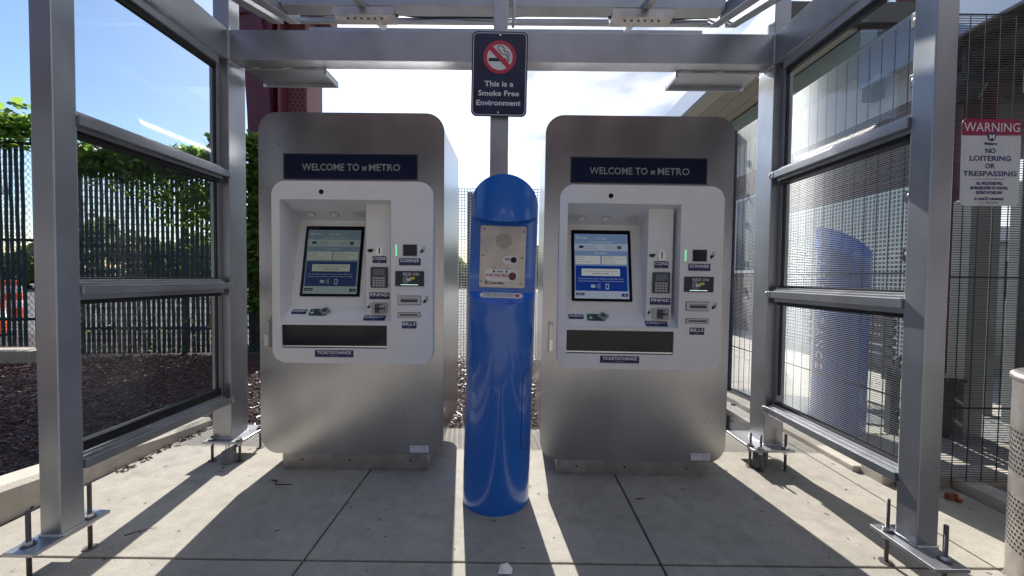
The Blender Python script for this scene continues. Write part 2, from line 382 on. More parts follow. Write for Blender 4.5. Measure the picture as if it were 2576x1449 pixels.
# mulch bed
b = MB(); b.add([(-9, -3, .0), (-2.36, -3, .0), (-2.30, 2.9, .0), (-2.30, 2.925, -.015), (1.62, 2.925, -.015), (1.92, 3.45, -.01), (1.92, 8, -.01), (-9, 8, .01)], [tuple(range(8))], SOIL)
b.build('mulch_bed', kind='structure')
def chips():
    b = MB(); rnd = random.Random(3)
    def chip(x, y, z, s):
        a = rnd.random()*math.pi; l = s*(.6+rnd.random()*1.1); wd = s*.28*(.5+rnd.random()); tl = rnd.uniform(-.35, .35); tl2 = rnd.uniform(-.5, .5)
        ca, sa = math.cos(a), math.sin(a); vs = []
        for u, v, q in ((-1, -1, 0), (1, -.7, 0), (.85, 1, 0), (-1, .8, 0), (-.8, -.6, 1), (.9, -.6, 1), (.8, .6, 1), (-.9, .6, 1)):
            px, py = u*l/2, v*wd/2; vs.append((x+px*ca-py*sa, y+px*sa+py*ca, z+q*s*.12+px*tl+py*tl2))
        b.add(vs, [(4, 5, 6, 7), (0, 1, 5, 4), (1, 2, 6, 5), (2, 3, 7, 6), (3, 0, 4, 7)], CHIP)
    n = 0
    while n < 26000:
        y = 1.0+(rnd.random()**1.15)*4.5; x = rnd.uniform(-6.6, 1.9)
        if x > -2.33 and y < 2.93: continue
        if x > 1.62 and y < 2.93+(x-1.62)*1.75: continue
        if x < -2.3-0 and abs(x) > y*1.42+.3: continue
        if -2.3 < x < 1.9 and y > 4.6 and rnd.random() < .5: continue
        chip(x, y, rnd.uniform(-.004, .022), .034); n += 1
    for i in range(90):          # strays on the pavement by the kerb
        y = rnd.uniform(2.2, 2.92); chip(-2.29+abs(rnd.gauss(0, .03)), y, .002, .025)
    o = b.build('wood_chips'); tag(o, 'dark reddish brown wood chip mulch covering the planting bed by the fence', 'mulch', kind='stuff')
chips()
# low tapering kerb at the left
def kerb():
    b = MB(); ys = [-3, .6, 1.2, 1.7, 2.1, 2.5, 2.75, 2.93]; zs = [.24, .23, .205, .17, .135, .09, .07, .055]
    prof = []
    for y, z in zip(ys, zs):
        xi = -2.32+.016*(y-1.7)/1.2*2
        prof.append([(xi, y, -.04), (xi-.006, y, z-.022), (xi-.028, y, z), (xi-.165, y, z+.002), (xi-.19, y, z-.015), (xi-.19, y, -.04)])
    n = 6; vs = [p for q in prof for p in q]; fs = []
    for i in range(len(prof)-1):
        for k in range(n-1): fs.append((i*n+k, (i+1)*n+k, (i+1)*n+k+1, i*n+k+1))
    fs.append(tuple(range(n))); fs.append(tuple((len(prof)-1)*n+k for k in range(n-1, -1, -1)))
    b.add(vs, fs, KERBM); b.build('kerb', kind='structure')
kerb()
b = MB(); b.box(2.478, 2.60, .3, 2.16, -.05, .05, KERBM); b.box(2.10, 6.4, 2.165, 2.31, -.05, .055, KERBM); b.box(2.06, 2.24, 2.311, 4.6, -.05, .035, KERBM)
b.build('kerb', bevel=.008, kind='structure')
# ------------------------------------------------------------------ shelter frame
XL, XR = -1.735, 1.557          # inner faces of the posts
YF, YR = 1.465, 2.37
shelter = thing('ticket_shelter', 'grey aluminium frame shelter with glazed sides standing around the two ticket machines', 'shelter')
def post(x0, x1, y0, y1, z0, z1, name='post'):
    b = MB(); b.box(x0, x1, y0, y1, z0, z1, ALU); return b.build(name, shelter, bevel=.004)
def anchor(parent, x, y, ztop, plate_z, r=.0075, low=True):
    b = MB(); b.tube([(x, y, -.02), (x, y, ztop)], r, ROD, n=10)
    b.cylz(x, y, .021, plate_z+.0006, plate_z+.004, ROD, 20); b.cylz(x, y, .0155, plate_z+.0045, plate_z+.018, BRIGHT, 6, smooth=False)
    b.cylz(x, y, .0145, plate_z-.030, plate_z-.0155, BRIGHT, 6, smooth=False); b.cylz(x, y, .024, .001, .004, ROD, 16)
    return b.build('anchor_rod', parent)
def weld_base(b, x0, x1, y0, y1, z):
    for a, c in (((x0, y0), (x1, y0)), ((x1, y0), (x1, y1)), ((x1, y1), (x0, y1)), ((x0, y1), (x0, y0))):
        b.tube([(a[0], a[1], z), (c[0], c[1], z)], .007, WELD, n=6)
def base(p, plate, z, rods, wx):
    b = MB(); b.box(*plate, z-.014, z, ALU); weld_base(b, *wx, z+.002)
    o = b.build('base_plate', p, bevel=.002)
    for r_ in rods: anchor(o, r_[0], r_[1], r_[2], z)
PZ = .13
pLF = post(XL-.083, XL, YF, YF+.083, PZ, 3.1); base(pLF, (-1.842, -1.728, 1.37, 1.64), PZ, [(-1.80, 1.415, .262), (-1.80, 1.595, .27), (-1.753, 1.60, .275)][:1]+[(-1.757, 1.585, .272)], (XL-.083, XL, YF, YF+.083))
pRF = post(XR, XR+.083, YF, YF+.083, PZ, 3.1); base(pRF, (1.508, 1.635, 1.352, 1.605), PZ, [(1.590, 1.395, .262), (1.540, 1.562, .262)], (XR, XR+.083, YF, YF+.083))
pLR = post(XL-.117, XL, YR, YR+.150, PZ, 2.445); base(pLR, (-1.885, -1.655, 2.325, 2.60), PZ, [(-1.842, 2.352, .155), (-1.672, 2.352, .14), (-1.672, 2.545, .14), (-1.842, 2.57, .15)], (XL-.117, XL, YR, YR+.15))
pRR = post(XR, XR+.117, YR, YR+.150, PZ, 2.445); base(pRR, (1.452, 1.700, 2.298, 2.60), PZ, [(1.468, 2.36, .21), (1.50, 2.312, .215), (1.655, 2.318, .22), (1.67, 2.57, .2)], (XR, XR+.117, YR, YR+.15))
post(XL-.100, XL-.004, YR+.012, YR+.105, 2.625, 3.15, 'post'); post(XR+.004, XR+.10, YR+.012, YR+.105, 2.625, 3.15, 'post')
# glazing stiles on the rear posts
for x in (XL-.065, XR+.057):
    b = MB(); b.box(x-.010, x+.018, YR-.032, YR-.001, .36, 2.44, ALU); b.box(x-.006, x+.014, YR-.036, YR-.033, .45, 2.38, BLACK); b.build('glazing_stile', shelter, bevel=.002)
cp = post(-.150, -.040, YR+.004, YR+.098, -.03, 2.444)
post(-.136, -.050, YR+.03, YR+.10, 2.624, 3.2)
b = MB(); b.box(XL+.001, XR-.001, YR, YR+.10, 2.445, 2.623, ALU)
for xc, sg in ((XL, 1), (XR, -1)):
    b.tube([(xc+.004*sg, YR-.001, 2.45+i*.0173) for i in range(11)], .008, WELD, n=6)
    b.tube([(xc+.002*sg, YR+.002, 2.443), (xc+.004*sg, YR+.098, 2.443)], .007, WELD, n=6)
beam = b.build('rear_beam', shelter, bevel=.003)
for x0, x1, y in ((XL-.117, XL, YR),):
    pass
for xi, sg in ((XL, -1), (XR, 1)):
    b = MB(); xo = xi+sg*.083
    b.box(min(xi, xo), max(xi, xo), YF+.084, YR-.001, 2.445, 2.623, ALU)
    b.box(min(xi, xo)-.0+(.0), max(xi, xo), YR-.0005, YR+.149, 2.4455, 2.6225, ALU)
    b.build('side_beam', shelter, bevel=.003)
    b = MB(); c = xi+sg*.055
    b.box(c-.030, c+.030, YF+.084, YR-.04, 2.40, 2.4445, ALU); b.box(c-.012, c+.012, YF+.084, YR-.037, 2.372, 2.3995, BLACK)
    b.build('glazing_channel', shelter, bevel=.002)
    gz = {1: (2.372, 1.80), 2: (1.70, 1.13), 3: (1.02, .455)}
    off = 0 if sg < 0 else .0
    Z = [(1.70, 1.80), (1.02, 1.13), (.355, .455)] if sg < 0 else [(1.72, 1.82), (1.00, 1.115), (.34, .41)]
    for zb, zt in Z:
        b = MB(); d = zt-zb; xin = xi-sg*.016
        def bx(a, c2, z0, z1, m): b.box(min(xi-sg*a, xi-sg*c2), max(xi-sg*a, xi-sg*c2), YF+.084, YR-.034, z0, z1, m)
        m0 = zb+d*.38 if zb > .5 else zb
        # main bar, stepped glazing bead above, channel below
        bx(.012, -.070, m0, m0+.038, ALU)
        bx(-.008, -.075, m0+.0385, m0+.049, ALU); bx(-.022, -.079, m0+.0495, m0+.060, ALU)
        bx(-.034, -.073, m0+.0605, zt, BLACK)
        if zb > .5:
            bx(-.014, -.078, zb+.020, m0-.0005, ALU); bx(-.030, -.078, zb, zb+.0195, BLACK)
        b.build('glazing_rail', shelter, bevel=.0015)
        b = MB(); 
        b.box(min(xi-sg*.014, xi+sg*.01), max(xi-sg*.014, xi+sg*.01), YR-.034, YR-.001, m0+.001, m0+.037, ALU)
        b.tube([(xi-sg*.012, YR-.003, m0+.002), (xi-sg*.012, YR-.003, m0+.036)], .006, WELD); b.build('rail_bracket', shelter, bevel=.002)
    edges = [2.38, Z[0][1]-.01, Z[0][0]+.01, Z[1][1]-.01, Z[1][0]+.01, Z[2][1]-.01]
    for k in range(3):
        b = MB(); b.add([(c, YF+.086, edges[2*k+1]), (c, YR-.030, edges[2*k+1]), (c, YR-.030, edges[2*k]), (c, YF+.086, edges[2*k])], [(0, 1, 2, 3)], GLASS)
        b.build('glass_pane', shelter)
# roof framework above the rear beam
def rafter(x, wdt, yend, z_end, ystart=1.0, th=.085):
    k = .30; b = MB(); y0, y1 = ystart, yend; z1 = z_end; z0 = z1-k*(y1-y0)
    vs = [(x-wdt/2, y0, z0), (x+wdt/2, y0, z0), (x+wdt/2, y1, z1), (x-wdt/2, y1, z1), (x-wdt/2, y0, z0+th), (x+wdt/2, y0, z0+th), (x+wdt/2, y1, z1+th), (x-wdt/2, y1, z1+th)]
    b.add(vs, [(0,3,2,1),(4,5,6,7),(0,1,5,4),(1,2,6,5),(2,3,7,6),(3,0,4,7)], ALU); return b.build('rafter', shelter, bevel=.003)
for x in (-1.655, -1.535, 1.365, 1.485): rafter(x, .075, 2.74, 2.893)
for x in (-.955, .80): rafter(x, .042, 2.86, 2.935, 1.2, .04)
b = MB(); b.box(-1.495, 1.325, 2.50, 2.60, 2.862, 2.965, ALU); b.build('roof_beam', shelter, bevel=.003)
b = MB(); b.box(-1.60, 1.44, 2.80, 2.835, 2.955, 2.985, ALU); b.build('purlin', shelter, bevel=.002)
b = MB(); b.box(-1.60, 1.44, 3.05, 3.10, 3.03, 3.07, ALU); b.build('purlin', shelter, bevel=.002)
b = MB(); b.box(.93, 1.02, 2.497, 2.4995, 2.925, 2.952, WHITE); b.box(1.04, 1.12, 2.497, 2.4995, 2.925, 2.952, WHITEP)
b.text('FABRICATED BY', .975, 2.942, .005, BLACKP, 2.4965, width=.075); b.text('DO NOT REMOVE', .975, 2.932, .005, BLACKP, 2.4965, width=.07)
b.text('FRAMES, INC.', 1.08, 2.938, .006, BLACKP, 2.4965, width=.06, bold=.02); b.build('maker_plate', shelter)
for x0, x1, s_ in ((-1.685, -1.185, 1), (1.0, 1.52, -1)):        # tray brackets welded under the rear beam
    b = MB(); b.box(x0, x1, 2.455, 2.62, 2.431, 2.4435, ALU); xe = x1 if s_ > 0 else x0
    b.box(x0, x1, 2.622, 2.632, 2.405, 2.4435, ALU); b.box(min(xe, xe-.012*s_), max(xe, xe-.012*s_), 2.456, 2.621, 2.405, 2.4305, ALU)
    for i in range(3): b.tube([(x0+.03+(x1-x0-.10)*i/2+.012*j, 2.453, 2.441) for j in range(6)], .006, WELD)
    b.build('tray_bracket', shelter, bevel=.002)
# hanging strip lights
def strip_light(x, lab):
    t = thing('strip_light', lab, 'light', (x, 2.455, 2.76), 0, 'strip lights under the shelter roof')
    b = MB(); b.prism([(-.185, 0), (.185, 0), (.19, .012), (.19, .05), (-.19, .05), (-.19, .012)], -.02, .075, STEEL2)
    b.build('housing', t, bevel=.004)
    for i in range(6):
        q = MB(); q.M = Matrix.Translation((-.105+.042*i, .012, -.0015)); q.cylz(0, 0, .0135, 0, .0012, BRIGHT, 16)
        q.cylz(0, 0, .0105, -.0012, -.0002, DGREY, 16); q.build('light_port', t)
    for sx in (-1, 1):
        q = MB(); q.tube([(sx*.19, .03, .03), (sx*.205, .03, .03)], .008, DGREY, 8); q.build('end_screw', t)
    return t
strip_light(-.945, 'long thin metal strip light with six ports above the left ticket machine')
strip_light(.785, 'long thin metal strip light with six ports above the right ticket machine')
b = MB(); pts = []
for i in range(60):
    x = -1.5+i*3.0/59; pts.append((x, 2.79+.005*math.sin(x*9), 2.992+.012*math.sin(x*4.2)+.006*math.sin(x*11)))
b.tube(pts, .007, BLACK, 8); b.build('cable'); tag(bpy.data.objects['cable'], 'black sagging cable running along the roof bar above the machines', 'cable')
b = MB(); b.tube([(-.018, 2.45, 2.70), (-.012, 2.452, 2.80), (-.015, 2.45, 3.0)], .009, mat('clear_cable_tie', (.45, .46, .48), .3), 8); b.tube([(-.032, 2.47, 2.86), (-.03, 2.47, 3.0)], .006, STEEL2, 8)
o = b.build('conduit_drop'); tag(o, 'short pale tube hanging beside the centre post above the smoking sign', 'conduit')
# conduit stubs under the rear posts
def conduit(x, y, r, h, lab, slant=.02, wires=True):
    b = MB(); n = 24; A = []; Bv = []; Ai = []
    for i in range(n):
        a = 2*math.pi*i/n; zt = h+slant*math.cos(a)
        A.append((x+r*math.cos(a), y+r*math.sin(a), -.02)); Bv.append((x+r*math.cos(a), y+r*math.sin(a), zt)); Ai.append((x+(r-.005)*math.cos(a), y+(r-.005)*math.sin(a), zt))
    C2 = [(p[0], p[1], .02) for p in Ai]
    b.add(A+Bv+Ai+C2, [(i, (i+1) % n, n+(i+1) % n, n+i) for i in range(n)]+[(n+i, n+(i+1) % n, 2*n+(i+1) % n, 2*n+i) for i in range(n)]+[(2*n+i, 2*n+(i+1) % n, 3*n+(i+1) % n, 3*n+i) for i in range(n)]+[tuple(3*n+i for i in range(n))], CONDUIT, True)
    if wires:
        for k in range(4): b.tube([(x-.02+.009*k, y-.004*k, .04), (x-.02+.008*k, y, h), (x-.022+.009*k, y, .125)], .0016, BLACK, 5)
    tag(b.build('conduit_stub'), lab, 'conduit')
conduit(-1.727, 2.335, .038, .087, 'wide grey pipe stub with thin wires under the left rear post', .018)
conduit(1.515, 2.36, .027, .10, 'shorter slim grey pipe stub under the right rear post', .006)
conduit(1.570, 2.40, .030, .108, 'fatter grey pipe stub behind the slim one under the right rear post', .006, False)

# ------------------------------------------------------------------ ticket machines
def hand_icon(b, x, z, s, y, kind):
    """pointing / card-holding hand pictogram about s high"""
    if kind == 'point':
        P = [(-.9, -.35), (-.9, .35), (-.35, .45), (.1, .55), (1.0, .42), (1.0, .22), (.35, .22), (.8, .15), (.8, -.02), (.35, .0), (.7, -.1), (.65, -.25), (.3, -.2), (.5, -.35), (.4, -.5), (-.2, -.5), (-.5, -.35)]
    else:
        P = [(-.9, -1.0), (-.25, -1.0), (-.05, -.65), (.35, -.5), (.5, -.15), (.3, -.1), (.05, -.3), (.05, .45), (-.1, .5), (-.2, .4), (-.2, -.15), (-.4, .2), (-.55, .15), (-.5, -.2), (-.8, -.05), (-.9, -.2), (-.75, -.55)]
    if kind == 'card':
        b.prism(rect(x-.15*s, x+.75*s, z-.1*s, z+1.1*s), y-.0002, y, BLACKP); b.prism(rect(x-.07*s, x+.67*s, z-.02*s, z+1.02*s), y-.0005, y-.0003, WHITE)
    pts = [(x+p[0]*s, z+p[1]*s) for p in P]
    tri = tessellate_polygon([[Vector((a, c, 0)) for a, c in pts]])
    b.add([(a, y-.0008, c) for a, c in pts], [tuple(t) for t in tri], BLACKP)
def braille(b, x, z, n, y, m, s=.0042):
    rnd = random.Random(n*7)
    for i in range(n):
        for j in range(2):
            if rnd.random() < .62: b.prism(rect(x+(i-n/2)*s*1.5-s*.3, x+(i-n/2)*s*1.5+s*.3, z+j*s-s*.3, z+j*s+s*.3), y-.0007, y-.0001, m)
LWHITE = mat('label_white', (.92, .93, .95), .5)
def label_plate(parent, x, z, w_, h_, txt, M=None, br=5, y=0):
    b = MB(M); b.prism(rr(x-w_/2, x+w_/2, z-h_/2, z+h_/2, .004, 3), y-.0022, y, NAVY)
    b.text(txt, x, z-h_*.06, h_*.46, LWHITE, y-.0028, width=w_*.88, bold=.006); braille(b, x, z-h_*.36, br, y-.0023, WHITE, .0032)
    return b.build('label_plate', parent)

def E(px, py):     # elevation drawing (front view) to machine coordinates
    return (px+16+28*(py+429)/2444)*.0008033, .105+(2015-py+.008*(px-600))*.0008033
def make_machine():
    t = thing('ticket_machine', 'x', 'ticket machine')
    hole = rect(.118, .775, .70, 1.585)
    b = MB(); b.prism(rr(0, 1.06, .105, 2.065, .105, 14), 0, .030, STEEL, holes=[hole]); b.build('door', t, bevel=.003)
    b = MB(); b.prism(rr(.005, 1.055, .11, 2.06, .10, 14), .0345, .036, DGREY, holes=[hole])
    P = rr(.004, 1.056, .109, 2.061, .10, 14); n = len(P)
    b.add([(x, .037, z) for x, z in P]+[(x, .60, z) for x, z in P], [(i, (i+1) % n, n+(i+1) % n, n+i) for i in range(n)]+[tuple(range(2*n-1, n-1, -1))], STEEL)
    b.build('cabinet', t)
    b = MB(); b.box(.102, .960, .045, .50, -.02, .104, STEEL2); b.prism(rect(.102, .960, .004, .100), .041, .0445, STEEL2)
    for x in (.22, .5, .86): b.disc(x, .05, .006, .038, .0405, DGREY, 10)
    b.build('plinth', t, bevel=.002)
    # fascia with the recess opening and the tray opening
    ox0, ox1, oz0, oz1 = .131, .763, .877, 1.570
    x0, z0 = E(66, 1345); x1, z1 = E(1228, 68)
    tx0, tz0 = E(136, 1240); tx1, tz1 = E(888, 1080)
    b = MB(); b.prism(rr(x0+.004, x1-.002, z0, z1, .078, 12), -.022, -.0005, FASCIA, holes=[rect(ox0, ox1, oz0, oz1), rect(tx0, tx1, tz0, tz1)])
    b.build('fascia', t, bevel=.003)
    cx_, cz_ = E(437, 137); b = MB(); b.disc(cx_, cz_, .0135, -.0235, -.0222, BLACKG, 20); b.build('camera_lens', t)
    # recess: tilted back, sloping floor and ceiling, side walls
    yb, zb, yt, zt = .085, .955, .190, 1.480; y0 = -.0005
    b = MB()
    b.add([(ox0, y0, oz0), (ox1, y0, oz0), (ox1, yb, zb), (ox0, yb, zb)], [(0, 1, 2, 3)], FASCIA)
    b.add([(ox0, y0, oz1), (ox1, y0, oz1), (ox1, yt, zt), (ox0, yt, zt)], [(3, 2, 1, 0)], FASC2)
    b.add([(ox0, yb, zb), (ox1, yb, zb), (ox1, yt, zt), (ox0, yt, zt)], [(0, 1, 2, 3)], FASCIA)
    b.add([(ox0, y0, oz0), (ox0, yb, zb), (ox0, yt, zt), (ox0, y0, oz1)], [(0, 1, 2, 3)], FASCIA)
    b.add([(ox1, y0, oz0), (ox1, yb, zb), (ox1, yt, zt), (ox1, y0, oz1)], [(3, 2, 1, 0)], FASCIA)
    b.build('recess', t)
    b = MB(); b.box(.600, .745, .034, .185, .895, 1.56, FASCIA); b.build('payment_column', t, bevel=.004)
    # ceiling spots and speaker perforation
    cdir = Vector((0, yt-y0, zt-oz1)).normalized(); cn = Vector((0, -cdir.z, cdir.y))*-1
    for px in (.235, .375):
        M = Matrix.Translation((px, .125, oz1-(.1255)*(oz1-zt)/(yt-y0)-.002)) @ Matrix.Rotation(math.atan2(zt-oz1, yt-y0), 4, 'X')
        b = MB(M); b.cylz(0, 0, .026, -.002, .0, STEEL2, 20); b.cylz(0, 0, .021, -.0035, -.0022, WHITEP, 20); b.build('spot_light', t)
    for g in (.175, .53):
        b = MB()
        for i in range(9):
            for j in range(6):
                b.M = Matrix.Translation((g-.026+i*.0075, .05+j*.009+.05, oz1-(.1005+j*.009)*(oz1-zt)/(yt-y0)-.0012)); b.box(-.0018, .0018, -.0018, .0018, -.0004, 0, DGREY)
        b.M = None; b.build('speaker_grille', t)
    # screen on the tilted back
    ang = math.atan2(yt-yb, zt-zb); so_ = Vector((.179, yb+(1.014-zb)*(yt-yb)/(zt-zb), 1.014))
    M = Matrix.Translation(so_) @ Matrix.Rotation(-ang, 4, 'X')
    SW, SH = .359, .4375
    b = MB(M); b.prism(rr(0, SW, 0, SH, .006, 3), -.006, -.0005, BLACKG); scr = b.build('screen', t)
    dx0, dx1, dz0, dz1 = .018, SW-.018, .016, SH-.024
    def U(a, c): return dx0+(dx1-dx0)*a, dz1-(dz1-dz0)*c
    def panel(a0, c0, a1, c1, m, y, r=.0):
        p, q = U(a0, c1), U(a1, c0); return (rr(p[0], q[0], p[1], q[1], r, 3) if r else rect(p[0], q[0], p[1], q[1])), y
    lb = screen_mat('pale_blue', (.20, .30, .52)); wb = screen_mat('white_blue', (.42, .50, .62)); db = screen_mat('deep_blue', (.010, .045, .30)); wh = screen_mat('white', (.62, .66, .66)); nv = screen_mat('navy', (.01, .03, .15)); tx = screen_mat('grey_text', (.06, .07, .10), .3)
    b = MB(M)
    def pnl(a0, c0, a1, c1, m, y, r=0):
        P, yy = panel(a0, c0, a1, c1, m, y, r); b.prism(P, yy-.0003, yy, m)
    def tt(s_, a, c, h, m, y, wd, al='C', bold=.01):
        x_, z_ = U(a, c); b.text(s_, x_, z_, h, m, y, width=wd*(dx1-dx0), align=al, bold=bold, res=1)
    pnl(0, 0, 1, 1, lb, -.0062); pnl(0, .155, 1, .265, wb, -.0067); pnl(.02, .50, .97, .885, db, -.0067); pnl(0, .885, 1, 1, wb, -.0067)
    pnl(.02, .345, .48, .475, wh, -.0067, .003); pnl(.51, .345, .97, .475, wh, -.0067, .003); pnl(.13, .545, .84, .655, wh, -.0073, .003)
    pnl(.02, .915, .18, .955, nv, -.0073, .002); pnl(.86, .92, .98, .965, nv, -.0073, .002)
    tt('M', .065, .075, .012, wh, -.0072, .04, bold=.05); tt('metro', .18, .075, .010, wh, -.0072, .13, bold=.03); tt('9:53 AM', .50, .085, .010, wh, -.0072, .17)
    tt('Accepted Payment Methods', .50, .138, .0085, wh, -.0072, .45)
    tt('Card payment', .30, .205, .006, tx, -.0072, .19); tt('Credit or debit card', .30, .235, .006, tx, -.0072, .24)
    tt('Cash payment', .67, .205, .006, tx, -.0072, .19); tt('Coins or bills', .67, .235, .006, tx, -.0072, .17)
    pnl(.085, .185, .17, .225, nv, -.0072); pnl(.80, .185, .88, .235, tx, -.0072)
    tt('Select Fare', .49, .315, .011, wh, -.0072, .24)
    for k, s_ in enumerate(('FULL FARE', 'Ages 13-64', 'Tickets and Passes')): tt(s_, .04, .378+k*.033, .006, tx, -.0075, (.15, .13, .26)[k], 'L')
    for k, s_ in enumerate(('REDUCED FARE', 'Seniors (65+), disabled and', 'children (5-12)', 'Tickets and Passes')): tt(s_, .53, .370+k*.029, .0055, tx, -.0075, (.20, .37, .2, .26)[k], 'L')
    tt('Purchase a 7-Day or 30-Day Pass and more', .485, .590, .006, tx, -.0078, .60); tt('BUY RIDE ON CARD', .485, .628, .007, nv, -.0078, .30, bold=.03)
    tt('Tap your Ride On card or scan your mobile QR code to', .485, .705, .006, wh, -.0072, .84); tt('view account information or load products and funds.', .485, .742, .006, wh, -.0072, .84)
    for k in range(3):
        q = [U(.41+.022*k+.012*math.cos(R(a)), .81+.03*math.sin(R(a))*(1+k*.3)) for a in range(-60, 61, 20)]
        b.tube([(p[0], -.0073, p[1]) for p in q], .0009, wh, 4)
    pnl(.30, .79, .38, .835, wb, -.0072, .002); pnl(.57, .775, .63, .855, wh, -.0072, .002); pnl(.58, .785, .62, .845, db, -.0076)
    tt('ESPAÑOL', .10, .944, .006, wh, -.0078, .12, bold=.02); tt('HELP', .93, .95, .006, wh, -.0078, .06, bold=.02)
    b.build('display', scr)
    # header display
    b = MB(); b.prism(rr(.143, .910, 1.686, 1.834, .004, 3), -.0016, .0006, DGREY, ); b.prism(rect(.148, .905, 1.691, 1.829), -.0022, -.0018, HDR); hd = b.build('header_display', t)
    b = MB(); W_ = .757; hx = .148
    b.text('WELCOME TO', hx+W_*.35, 1.738, .040, HDRT, -.0028, width=W_*.43, bold=.012); b.text('M', hx+W_*.604, 1.739, .024, HDRT, -.0028, width=W_*.030, bold=.05)
    b.text('METRO', hx+W_*.757, 1.738, .040, HDRT, -.0028, width=W_*.235, bold=.012); b.build('lettering', hd)
    # column fittings (mounted on the column face)
    cyf = .034
    def EC(px, py): x, z = E(px, py); return x+.015, 1.15+(z-1.15)*1.025
    x, z = EC(801, 548); b = MB(); b.prism(rr(x-.019, x+.019, z-.027, z+.027, .003, 3), cyf-.006, cyf, BRIGHT); b.prism(rect(x-.0035, x+.0035, z-.019, z+.019), cyf-.0068, cyf-.0061, BLACK); b.build('coin_slot', t)
    b = MB(); x, z = EC(736, 549); hand_icon(b, x, z, .020, cyf-.0004, 'point'); b.build('hand_pictogram', t)
    x, z = EC(799, 612); label_plate(t, x, z, .081, .040, 'COINS', y=cyf, br=4)
    x, z = EC(798, 738); b = MB(); b.prism(rr(x-.049, x+.049, z-.060, z+.060, .006, 3), cyf-.012, cyf, DGREY)
    b.prism(rect(x-.033, x+.033, z+.012, z+.050), cyf-.0135, cyf-.0122, mat('pinpad_display', (.10, .13, .17), .15))
    pp = b.build('pin_pad', t, bevel=.002)
    b = MB()
    for i in range(4):
        for j in range(4): b.prism(rr(x-.036+.0185*i, x-.036+.0185*i+.015, z-.052+.0145*j, z-.052+.0145*j+.0105, .002, 2), cyf-.0145, cyf-.0122, mat('pale_key', (.40, .41, .42), .4))
    b.build('keypad', pp)
    x, z = EC(795, 868); label_plate(t, x, z, .118, .040, 'PINPAD', y=cyf, br=5)
    x, z = EC(798, 955); b = MB(); b.prism(rr(x-.045, x+.045, z-.034, z+.034, .008, 4), cyf-.016, cyf, mat('translucent_grey_plastic', (.34, .36, .38), .2, coat=.5))
    b.prism(rr(x-.022, x+.018, z-.026, z+.026, .006, 3), cyf-.024, cyf-.0162, DGREY); b.prism(rect(x-.026, x+.036, z-.003, z+.002), cyf-.0262, cyf-.0245, BLACK)
    b.box(x+.006, x+.034, cyf-.031, cyf-.0165, z+.004, z+.020, MGREY); b.box(x+.006, x+.034, cyf-.031, cyf-.0165, z-.024, z-.007, MGREY); b.build('card_reader', t, bevel=.0015)
    b = MB(); x, z = EC(722, 940); hand_icon(b, x, z, .015, cyf-.0004, 'card'); b.build('hand_pictogram', t)
    # floor labels lie on the sloping floor
    fa = math.atan2(zb-oz0, yb-y0)
    def FM(x, k): return Matrix.Translation((x, y0+(yb-y0)*k, oz0+(zb-oz0)*k)) @ Matrix.Rotation(fa-R(90), 4, 'X')
    label_plate(t, 0, 0, .125, .040, 'CREDIT', M=FM(.655, .24), br=5)
    label_plate(t, 0, 0, .088, .036, 'AUDIO', M=FM(.200, .62), br=3)
    b = MB(FM(.320, .60)); b.prism(rr(-.055, .045, -.026, .020, .006, 3), -.008, 0, mat('dark_green_plastic', (.01, .06, .04), .4)); b.prism([(.0, 0), (.035, -.030), (.07, 0), (.035, .030)], -.018, -.0082, mat('grey_green_plastic', (.22, .27, .26), .4)); b.prism(rect(.022, .048, -.011, .011), -.0205, -.0185, DGREY)
    b.prism(rect(-.045, -.032, .003, .012), -.0095, -.0083, mat('dull_green', (.1, .35, .2), .5)); b.prism(rect(-.045, -.028, -.018, -.006), -.0095, -.0083, WHITE); b.build('audio_unit', t, bevel=.001)
    # fascia fittings
    fy = -.022
    x, z = E(960, 546); b = MB(); b.prism(rect(x-.004, x+.004, z-.031, z+.031), fy-.0015, fy, GREEN); b.build('led_strip', t)
    x, z = E(1058, 547); b = MB(); b.prism(rr(x-.041, x+.041, z-.034, z+.034, .003, 3), fy-.002, fy, MGREY); b.prism(rect(x-.038, x+.038, z-.031, z+.031), fy-.0034, fy-.0022, BLACKG); b.build('scanner_window', t)
    b = MB(); x, z = E(1148, 545); hand_icon(b, x, z, .018, fy-.0004, 'card'); b.build('hand_pictogram', t)
    x, z = E(1056, 628); label_plate(t, x, z, .123, .040, 'SCANNER', y=fy, br=5)
    x, z = E(1054, 747); b = MB(); b.prism(rr(x-.082, x+.082, z-.043, z+.043, .004, 3), fy-.004, fy, mat('black_navy_plate', (.008, .010, .030), .25))
    b.text('RIDE ON', x+.008, z+.018, .017, WHITE, fy-.0048, width=.090, bold=.012)
    for k in range(3):
        b.tube([(x-.012+(.012+.007*k)*math.cos(R(a)), fy-.005, z-.006+(.012+.007*k)*math.sin(R(a))) for a in range(70, 291, 20)], .0012, WHITE, 4)
    b.prism(rr(x-.018, x+.008, z-.014, z+.003, .002, 2), fy-.0052, fy-.0043, WHITE); b.prism(rr(x+.004, x+.030, z-.004, z+.010, .002, 2), fy-.0060, fy-.0053, mat('yellow_card', (.65, .52, .08), .5))
    for k in range(16): b.prism(rect(x-.050+.0062*k, x-.050+.0062*k+.0045, z-.036, z-.033), fy-.0050, fy-.0041, CYAN)
    b.build('card_tap_plate', t)
    x, z = E(1050, 900); b = MB(); b.prism(rr(x-.067, x+.067, z-.026, z+.026, .005, 3), fy-.0012, fy, BLACKP); b.prism(rr(x-.064, x+.064, z-.023, z+.023, .004, 3), fy-.007, fy-.0013, mat('pale_bezel', (.55, .55, .54), .35)); b.prism(rect(x-.050, x+.050, z-.013, z+.013), fy-.0078, fy-.0071, MGREY); b.prism(rect(x-.046, x+.046, z-.007, z+.002), fy-.0086, fy-.0079, BLACK); b.build('bill_inlet', t)
